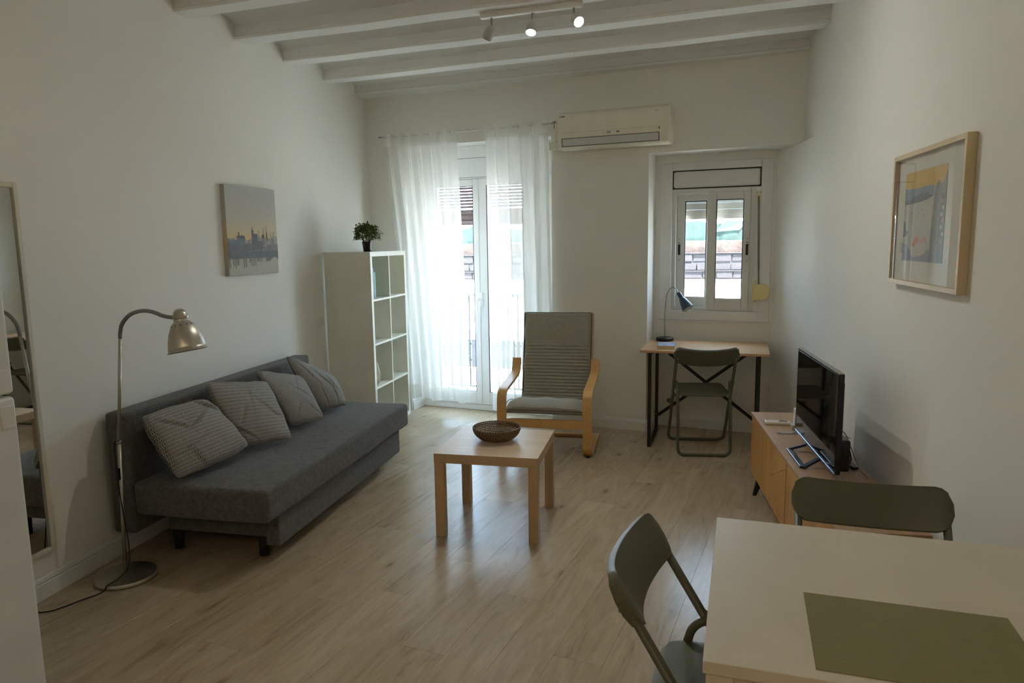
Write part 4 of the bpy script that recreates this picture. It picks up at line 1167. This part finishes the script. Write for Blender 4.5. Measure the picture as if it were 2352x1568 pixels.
# television
tv = thing('television', 'flat black television on an open loop stand on the oak console', 'television', (.682, 3.46, CZ), .048)
obj('bezel', MB().box(0, .022, -.366, .366, .046, .474), M_blackp, tv, bevel=.003)
obj('screen', MB().box(-.0012, .001, -.356, .356, .062, .464), plain('dark_screen_glass', (.004, .004, .005), .04, spec=.55), tv)
obj('top_trim', MB().box(-.001, .020, -.366, .366, .4742, .4765), M_steel2, tv)
obj('side_trim', MB().box(-.0015, .004, .3662, .3678, .046, .474), M_steel2, tv)
obj('bottom_strip', MB().box(-.003, .004, -.366, .366, .046, .053), plain('blue_chrome_strip', (.16, .22, .42), .15, 1.0), tv, bevel=.001)
m = MB(); m.box(.022, .045, -.30, .30, .10, .43); obj('rear_housing', m, M_blackp, tv, bevel=.012, seg=3)
m = MB(); m.box(.022, .070, -.33, .33, .048, .185); obj('rear_foot_housing', m, M_blackp, tv, bevel=.010, seg=3)
def loop(x0, x1, y0, y1, inset, wd_=.026, h=.010):
    out = [(x0, y0 + inset), (x0, y1 - inset), (x1, y1), (x1, y0)]
    return out
m = MB()
def legloop(m, P4, w, h, tilt):
    pts = [Vector((x, y, z)) for x, y, z in P4]
    for i in range(len(pts) - 1): m.bar(pts[i], pts[i + 1], w, h)
legloop(m, [(.000, .115, .040), (-.075, .145, .006), (-.075, -.145, .006), (.000, -.115, .040)], .028, .011, 0)
obj('stand_front', m, plain('stand_gloss', (.03, .035, .05), .2), tv, bevel=.003)
m = MB(); legloop(m, [(.045, .115, .050), (.150, .135, .006), (.150, -.135, .006), (.045, -.115, .050)], .028, .011, 0)
obj('stand_rear', m, M_blackp, tv, bevel=.003)
m = MB(); m.tube(smoothpath([(.07, -.20, .12), (.10, -.185, .115), (.125, -.15, .06), (.14, -.08, .012), (.16, .05, .008)], 6), .003, 8)
obj('power_cable', m, M_rubber, tv)
m = MB(); m.tube(smoothpath([(.07, -.17, .19), (.095, -.17, .165), (.125, -.17, .09), (.15, -.20, .02), (.165, -.26, .004)], 6), .0022, 8)
m.tube([(.068, -.17, .165), (.105, -.20, .163)], .0014, 6)
obj('aerial_cable', m, plain('grey_cable', (.18, .17, .17), .5), tv)
# remote control (white, for the air conditioner)
def tocon(x, y): return (x, y)
rm = thing('remote_control', 'white air conditioner remote lying on the far end of the oak console', 'remote', (.617, 4.115, CZ), .02)
obj('body', MB().box(-.068, .068, -.027, .027, 0, .018), plain('remote_plastic', (.70, .67, .60), .3), rm, bevel=.006, seg=3)
obj('display', MB().box(.008, .055, -.015, .015, .0178, .0186), plain('lcd_grey', (.16, .17, .16), .25), rm)
m = MB()
for i in range(6):
    for j in range(3): m.box(-.056 + i * .0105, -.049 + i * .0105, -.017 + j * .0125, -.010 + j * .0125, .0178, .0196)
o = obj('button', m, plain('button_grey', (.60, .60, .55), .5), rm)
# clear plastic sachet
def cling():
    t = NT('clear_plastic'); tr = t.n('BsdfTransparent'); tr.inputs[0].default_value = (.82, .86, .92, 1); gl_ = t.n('BsdfGlossy'); gl_.inputs['Roughness'].default_value = .12
    mx = t.n('MixShader'); mx.inputs[0].default_value = .5; t.l(tr.outputs[0], mx.inputs[1]); t.l(gl_.outputs[0], mx.inputs[2]); t.l(mx.outputs[0], t.out.inputs[0]); return t.m
r = random.Random(2)
m = MB(); rnd = [[r.uniform(0, 1) for _ in range(20)] for _ in range(10)]
def sac(u, v, s_):
    e = max(abs(2 * u - 1) ** 8, 0); i, j = int(v * 8), int(u * 18)
    return ((u - .5) * .13, (v - .5) * .042, .0015 + (.006 * rnd[i][j] * (1 if (u < .15 or u > .85) else .35) + .002) * (s_ > 0))
m.grid(lambda u, v: sac(u, v, 1), 18, 8, False); m.grid(lambda u, v: sac(u, v, -1), 18, 8, False)
o = obj('plastic_sachet', m, cling()); o.location = (.655, 3.925, CZ); o.rotation_euler = (0, 0, .03)
tag(o, 'small clear plastic sachet on the oak console before the television corner', 'sachet')
# white adapter behind the screen edge
rt = thing('router', 'slim white router standing behind the far edge of the television', 'router', (.705, 4.02, CZ))
obj('body', MB().prism([(-.014, -.03), (.014, -.03), (.014, .03), (-.014, .03)], .0, .11, lambda x, y, z: (x * (1 - z * 3) - .004, y, z + .002)), M_white, rt, bevel=.003)
obj('foot', MB().box(-.028, .02, -.035, .035, 0, .028), plain('grey_foot', (.38, .36, .32), .5), rt, bevel=.003)

# ------------------------------------------------------------------ pictures
# canvas with a misty skyline on the left wall; local x = along +Y of the room, z up
cv = thing('skyline_canvas', 'canvas print of a hazy city skyline above the sofa', 'picture', (XL, 4.24, 1.345))
W2, H2 = .575, .56
def canvas_mat():
    t = NT('canvas_sky_print'); t.bsdf((.5, .5, .5), .7, 0, .2)
    v = t.coord(); sp = t.n('SeparateXYZ'); t.l(v, sp.inputs[0])
    dv = t.n('Math', operation='DIVIDE'); t.l(sp.outputs[2], dv.inputs[0]); dv.inputs[1].default_value = H2
    nz = t.noise(v, 9, 5)
    ad_ = t.n('Math', operation='MULTIPLY_ADD'); t.l(nz, ad_.inputs[0]); ad_.inputs[1].default_value = .10; t.l(dv.outputs[0], ad_.inputs[2])
    col = t.ramp(ad_.outputs[0], [(.0, (.42, .41, .36)), (.22, (.47, .45, .37)), (.30, (.50, .44, .31)), (.44, (.62, .47, .23)), (.56, (.56, .48, .33)), (.74, (.48, .46, .40)), (1.0, (.43, .43, .41))])
    t.l(col, t.b.inputs['Base Color']); t.bump(t.noise(v, 500, 1), .2, .0005); return t.m
obj('canvas', MB().box(.001, .030, -W2 / 2, W2 / 2, 0, H2), canvas_mat(), cv, bevel=.002)
def flats(name, rects, mat, parent, xoff, th=.0004):
    m = MB()
    for (a0, a1, z0, z1) in rects: m.box(xoff, xoff + th, a0, a1, z0, z1)
    return obj(name, m, mat, parent)
M_bl1 = plain('print_haze', (.32, .31, .27), .7); M_bl2 = plain('print_slate', (.115, .125, .135), .7, var=(20, .15)); M_bl3 = plain('print_mid', (.19, .19, .185), .7, var=(20, .12)); M_bl4 = plain('print_light', (.46, .44, .38), .7)
r = random.Random(6)
far = []; x = -W2 / 2
while x < W2 / 2 - .004:
    w = r.uniform(.008, .022); h = r.uniform(.20, .245) + (.03 if x > .05 else 0); far.append((x, min(x + w, W2 / 2), .165, h)); x += w
for a, h in ((.0, .275), (.06, .29), (.115, .30), (.155, .315), (.235, .275)): far.append((a, a + .008, .20, h))
flats('print_far_skyline', far, M_bl1, cv, .0301)
mid = []; x = -W2 / 2
while x < W2 / 2 - .004:
    w = r.uniform(.015, .04); mid.append((x, min(x + w, W2 / 2), .12, r.uniform(.17, .235))); x += w
flats('print_mid_skyline', mid, M_bl3, cv, .0305)
near = [(-.285, -.24, .12, .21), (-.24, -.19, .12, .222), (-.19, -.10, .12, .248), (-.172, -.160, .24, .272), (-.14, -.130, .24, .256), (-.10, -.03, .12, .20), (-.022, .0, .14, .285), (-.015, -.008, .28, .305), (.0, .045, .12, .262), (.045, .10, .12, .215)]
near = [(a0, a1, max(z0, .151), z1) for a0, a1, z0, z1 in near]
flats('print_near_buildings', near, M_bl2, cv, .0309); flats('print_river_bank', [(-W2 / 2, W2 / 2, .105, .150)], M_bl2, cv, .0306)
ref = []
for k in range(26):
    a = -.285 + k * .022; 
    if r.random() < .75: ref.append((a, a + r.uniform(.008, .02), .105 - r.uniform(.02, .055) * (1.2 if a < .02 else .5), .106))
flats('print_reflections', ref, M_bl3, cv, .0313)
flats('print_lights', [(-.05, -.025, .150, .153), (.0, .02, .155, .158), (.04, .07, .153, .156), (.09, .12, .156, .159), (-.08, -.075, .148, .151), (.06, .063, .16, .175)], M_bl4, cv, .0317)

# framed coast print on the right wall; local y along the wall, x = -distance from it
pf = thing('framed_coast_print', 'wood framed coastal poster with white mount on the right wall', 'picture', (XR, 2.907, 1.342))
PY0, PY1, PH, PD = -.370, .370, .510, .031
w = .018
m = MB(); m.box(-PD, -.001, PY0, PY0 + w, 0, PH).box(-PD, -.001, PY1 - w, PY1, 0, PH).box(-PD, -.001, PY0 + w, PY1 - w, 0, w).box(-PD, -.001, PY0 + w, PY1 - w, PH - w, PH)
obj('frame', m, M_pinewood, pf, bevel=.001)
obj('mount', MB().box(-.012, -.004, PY0 + w, PY1 - w, w, PH - w), plain('mount_board', (.70, .67, .59), .8), pf)
q0, q1, h0, h1 = -.176, .259, .095, .434      # print area: local y, z
def pp_(poly, mat, lay, name='print_shape'):
    m = MB(); x1 = -.0122 - lay * .0003; x0 = x1 - .0003
    P = [(q1 + (q0 - q1) * u, h0 + (h1 - h0) * v) for u, v in poly]; n = len(P)   # u from left(far) to right(near)
    m.add([(x0, y, z) for y, z in P] + [(x1, y, z) for y, z in P], [tuple(range(n)), tuple(range(n, 2 * n))[::-1]] + [(i, (i + 1) % n, n + (i + 1) % n, n + i) for i in range(n)])
    return obj(name, m, mat, pf)
c_ = lambda n_, col: plain('ink_' + n_, col, .7, var=(14, .06))
R4 = lambda a, b, c, d: [(a, b), (c, b), (c, d), (a, d)]
pp_(R4(0, 0, 1, 1), c_('pale', (.50, .49, .43)), 0)
pp_(R4(0, .80, 1, 1), c_('ochre', (.62, .40, .09)), 1)
pp_([(0, .82), (.3, .81), (.72, .82), (.72, .70), (.4, .66), (0, .64)], c_('bluegrey', (.25, .30, .36)), 2)
pp_([(0, .645), (.08, .70), (.14, .66), (.20, .715), (.36, .725), (.42, .765), (.48, .715), (.56, .76), (.62, .72), (.70, .70), (.60, .675), (.40, .655), (.10, .64)], c_('slate', (.16, .18, .19)), 3)
pp_([(.72, .0), (.70, .25), (.74, .60), (.76, .80), (.83, .86), (.89, .80), (.93, .83), (1, .93), (1, 0)], c_('rock', (.27, .28, .27)), 3)
pp_([(.86, 0), (.88, .5), (.92, .72), (.97, .70), (1, .78), (1, 0)], c_('rockdark', (.15, .155, .16)), 4)
pp_([(0, .26), (.10, .29), (.14, .33), (.06, .36), (.05, .44), (0, .46)], c_('slate2', (.18, .20, .23)), 3)
pp_([(0, 0), (0, .20), (.15, .17), (.25, .08), (.5, .08), (.7, .14), (.72, 0)], c_('violet', (.28, .29, .36)), 3)
pp_([(.25, .06), (.25, .19), (.33, .22), (.42, .18), (.44, .07), (.34, .04)], c_('house', (.55, .50, .42)), 5)
pp_([(.44, .05), (.42, .20), (.50, .26), (.60, .22), (.62, .10)], c_('house2', (.56, .50, .45)), 5)
pp_([(.25, .18), (.38, .29), (.43, .24), (.31, .16)], c_('coral', (.66, .20, .13)), 6)
pp_([(.43, .19), (.55, .28), (.61, .26), (.60, .22), (.50, .20)], c_('coral2', (.60, .33, .26)), 6)
for k, (u, v) in enumerate(((.9, .62), (.93, .55), (.90, .48), (.94, .42), (.91, .35), (.95, .28), (.92, .20))):
    pp_(R4(u, v, u + .045, v + .035), c_('village', (.52, .47, .38)) if k % 3 else c_('village_red', (.50, .27, .18)), 5)
for u, v in ((.18, .53), (.45, .565), (.50, .50)): pp_([(u, v), (u + .04, v), (u + .03, v + .012), (u + .01, v + .012)], c_('boat', (.25, .26, .25)), 5)
obj('glazing', MB().box(-.026, -.0245, PY0 + w, PY1 - w, w, PH - w), M_picglass, pf)

# ------------------------------------------------------------------ outside
bal = thing('balcony', 'narrow balcony slab and iron railing outside the double door', 'balcony', wb(-1.1, .42, 0))
bb = bal.location
m = MB(); wbox(m, -2.2, .3, .43, 1.10, -.16, -.01); obj('slab', L(m, bb), plain('balcony_tile', (.55, .50, .45), .8), bal)
m = MB(); wbox(m, -2.2, .3, .885, .915, .995, 1.018); wbox(m, -2.2, .3, .89, .91, .055, .072); obj('handrail', L(m, bb), M_strap, bal)
M_iron = plain('dark_iron', (.07, .075, .08), .6)
a = -2.12
while a < .28:
    m = MB(); m.tube([wb(a, .90, .072), wb(a, .90, .995)], .0075, 8); obj('baluster', L(m, bb), M_iron, bal); a += .1075
m = MB(); a = -2.19
for k in range(42):
    wbox(m, a, a + .043, 1.02, 1.035, .24, .53); a += .0565
o = obj('privacy_slats', L(m, bb), plain('grey_slat', (.17, .17, .18), .7), bal)
wbox(MB(), 0, 1, 0, 1, 0, 1)
for zz in (.30, .47):
    m = MB(); wbox(m, -2.2, .2, 1.036, 1.05, zz, zz + .02); obj('slat_rail', L(m, bb), M_iron, bal)
# rolled wooden blind hanging outside the door
rbn = thing('wooden_roll_blind', 'brown wooden chain blind half rolled up outside the balcony door', 'blind', wb(-1.3, .62, 1.7))
rbb = rbn.location
z = 2.46; 
while z > 1.862:
    m = MB(); wbox(m, -1.78, -.80, .612, .622, z - .021, z); obj('slat', L(m, rbb), M_blind, rbn); z -= .0292
m = MB()
for k in range(10):
    a_ = k * 2 * pi / 10; m.bar(wb(-1.78, .617 + .055 * cos(a_), 1.765 + .07 * sin(a_)), wb(-.80, .617 + .055 * cos(a_), 1.765 + .07 * sin(a_)), .010, .030, (0, cos(a_ + pi / 2), sin(a_ + pi / 2)))
m2 = MB(); wbox(m2, -1.78, -.80, .575, .66, 1.715, 1.82)
obj('rolled_bundle', L(m, rbb), M_blind, rbn); obj('bundle_core', L(m2, rbb), M_blind, rbn, bevel=.02)
m = MB()
for a_ in (-1.62, -1.33, -.95): m.tube([wb(a_, .606, 2.47), wb(a_, .606, 1.70)], .002, 6)
obj('cord', L(m, rbb), M_rubber, rbn)

# far side of the street: ground, white parapet, masonry retaining wall, green mesh, hedge
M_gr = plain('sunlit_ground', (.75, .72, .66), .9)
struct('street_ground', MB().box(-30, 30, 7.5, 60, -3.3, -3.0), M_gr)
street = struct('street_wall', MB().box(-22, 16, 22.0, 22.6, -3.0, .34), plain('whitewashed_wall', (.80, .78, .74), .9))
stw = thing('stone_retaining_wall', 'grey squared stone retaining wall across the street', 'wall', (0, 22.25, .34))
def stone_mat():
    t = NT('weathered_stone'); t.bsdf((.3, .3, .3), .9, 0, .2); loc, rnd_ = t.rand(); v = t.coord('Object', (1, 1, 1), loc)
    col = t.ramp(t.noise(v, 9, 5, .65), [(.3, (.032, .031, .035)), (.5, (.040, .038, .042)), (.7, (.048, .045, .047))])
    col = t.mix(1, col, t.ramp(rnd_, [(0, (.92,) * 3), (1, (1.08,) * 3)]), 'MULTIPLY')
    t.l(col, t.b.inputs['Base Color']); t.bump(t.noise(v, 12, 4), .8, .03); return t.m
M_stone = stone_mat()
obj('core', MB().box(-20, 14, -.01, .6, 0, .79), plain('mortar', (.036, .034, .038), .95), stw)
r = random.Random(9)
proto = []
for k in range(5):
    bm = bmesh.new(); bmesh.ops.create_cube(bm, size=1); bmesh.ops.bevel(bm, geom=bm.edges[:], offset=.06, segments=1, affect='EDGES')
    for vt in bm.verts: vt.co += Vector([r.uniform(-.03, .03) for _ in range(3)])
    me = bpy.data.meshes.new('stone'); bm.to_mesh(me); bm.free(); me.materials.append(M_stone); proto.append(me)
def stones(x0, x1):
    for rowi, (z0, hh) in enumerate(((.02, .22), (.26, .22), (.52, .24))):
        x = x0 + r.uniform(-.2, 0)
        while x < x1:
            w = r.uniform(.32, .60); o = bpy.data.objects.new('stone', r.choice(proto)); COL.objects.link(o); o.parent = stw
            o.location = (x + w / 2, .04 + r.uniform(-.03, .03), z0 + hh / 2); o.scale = (w - .03, .2, hh - .02); x += w
stones(-9.6, -3.5); stones(-1.0, 3.8)
for zz in (.245, .775): obj('stone_ledge', MB().box(-20, 14, -.12, .12, zz - .012, zz + .014), M_stone, stw)
obj('earth_bank', MB().box(-20, 14, .02, .6, .791, 1.14), plain('red_earth', (.040, .028, .024), .95, var=(2.5, .55), bump=(5, .8, .05)), stw)
fn_ = thing('green_mesh_fence', 'green shade netting along the top of the stone wall across the street', 'fence', (0, 22.4, 1.485))
M_net = plain('green_netting', (.012, .032, .026), .8, var=(3.5, .5))
r = random.Random(14)
m = MB(); x = -20; P = []
while x < 14: P.append((x, .50 + r.uniform(-.12, .10))); x += r.uniform(.12, .4)
for i in range(len(P) - 1):
    a, b = P[i], P[i + 1]; yw = .03 * sin(i * 1.7)
    m.add([(a[0], yw, 0), (b[0], .03 * sin((i + 1) * 1.7), 0), (b[0], .03 * sin((i + 1) * 1.7), b[1]), (a[0], yw, a[1])], [(0, 1, 2, 3)])
obj('netting', m, M_net, fn_, fixn=False)
m = MB().add([(1.35, -.06, .25), (2.1, -.08, .30), (2.3, -.06, .56), (1.7, -.1, .58)], [(0, 1, 2, 3)]); obj('loose_corner', m, plain('pale_net', (.02, .075, .06), .7), fn_)
for k in range(12): obj('post', MB().tube([(-19 + k * 2.9, .06, 0), (-19 + k * 2.9, .06, .55)], .025, 8), M_iron, fn_)
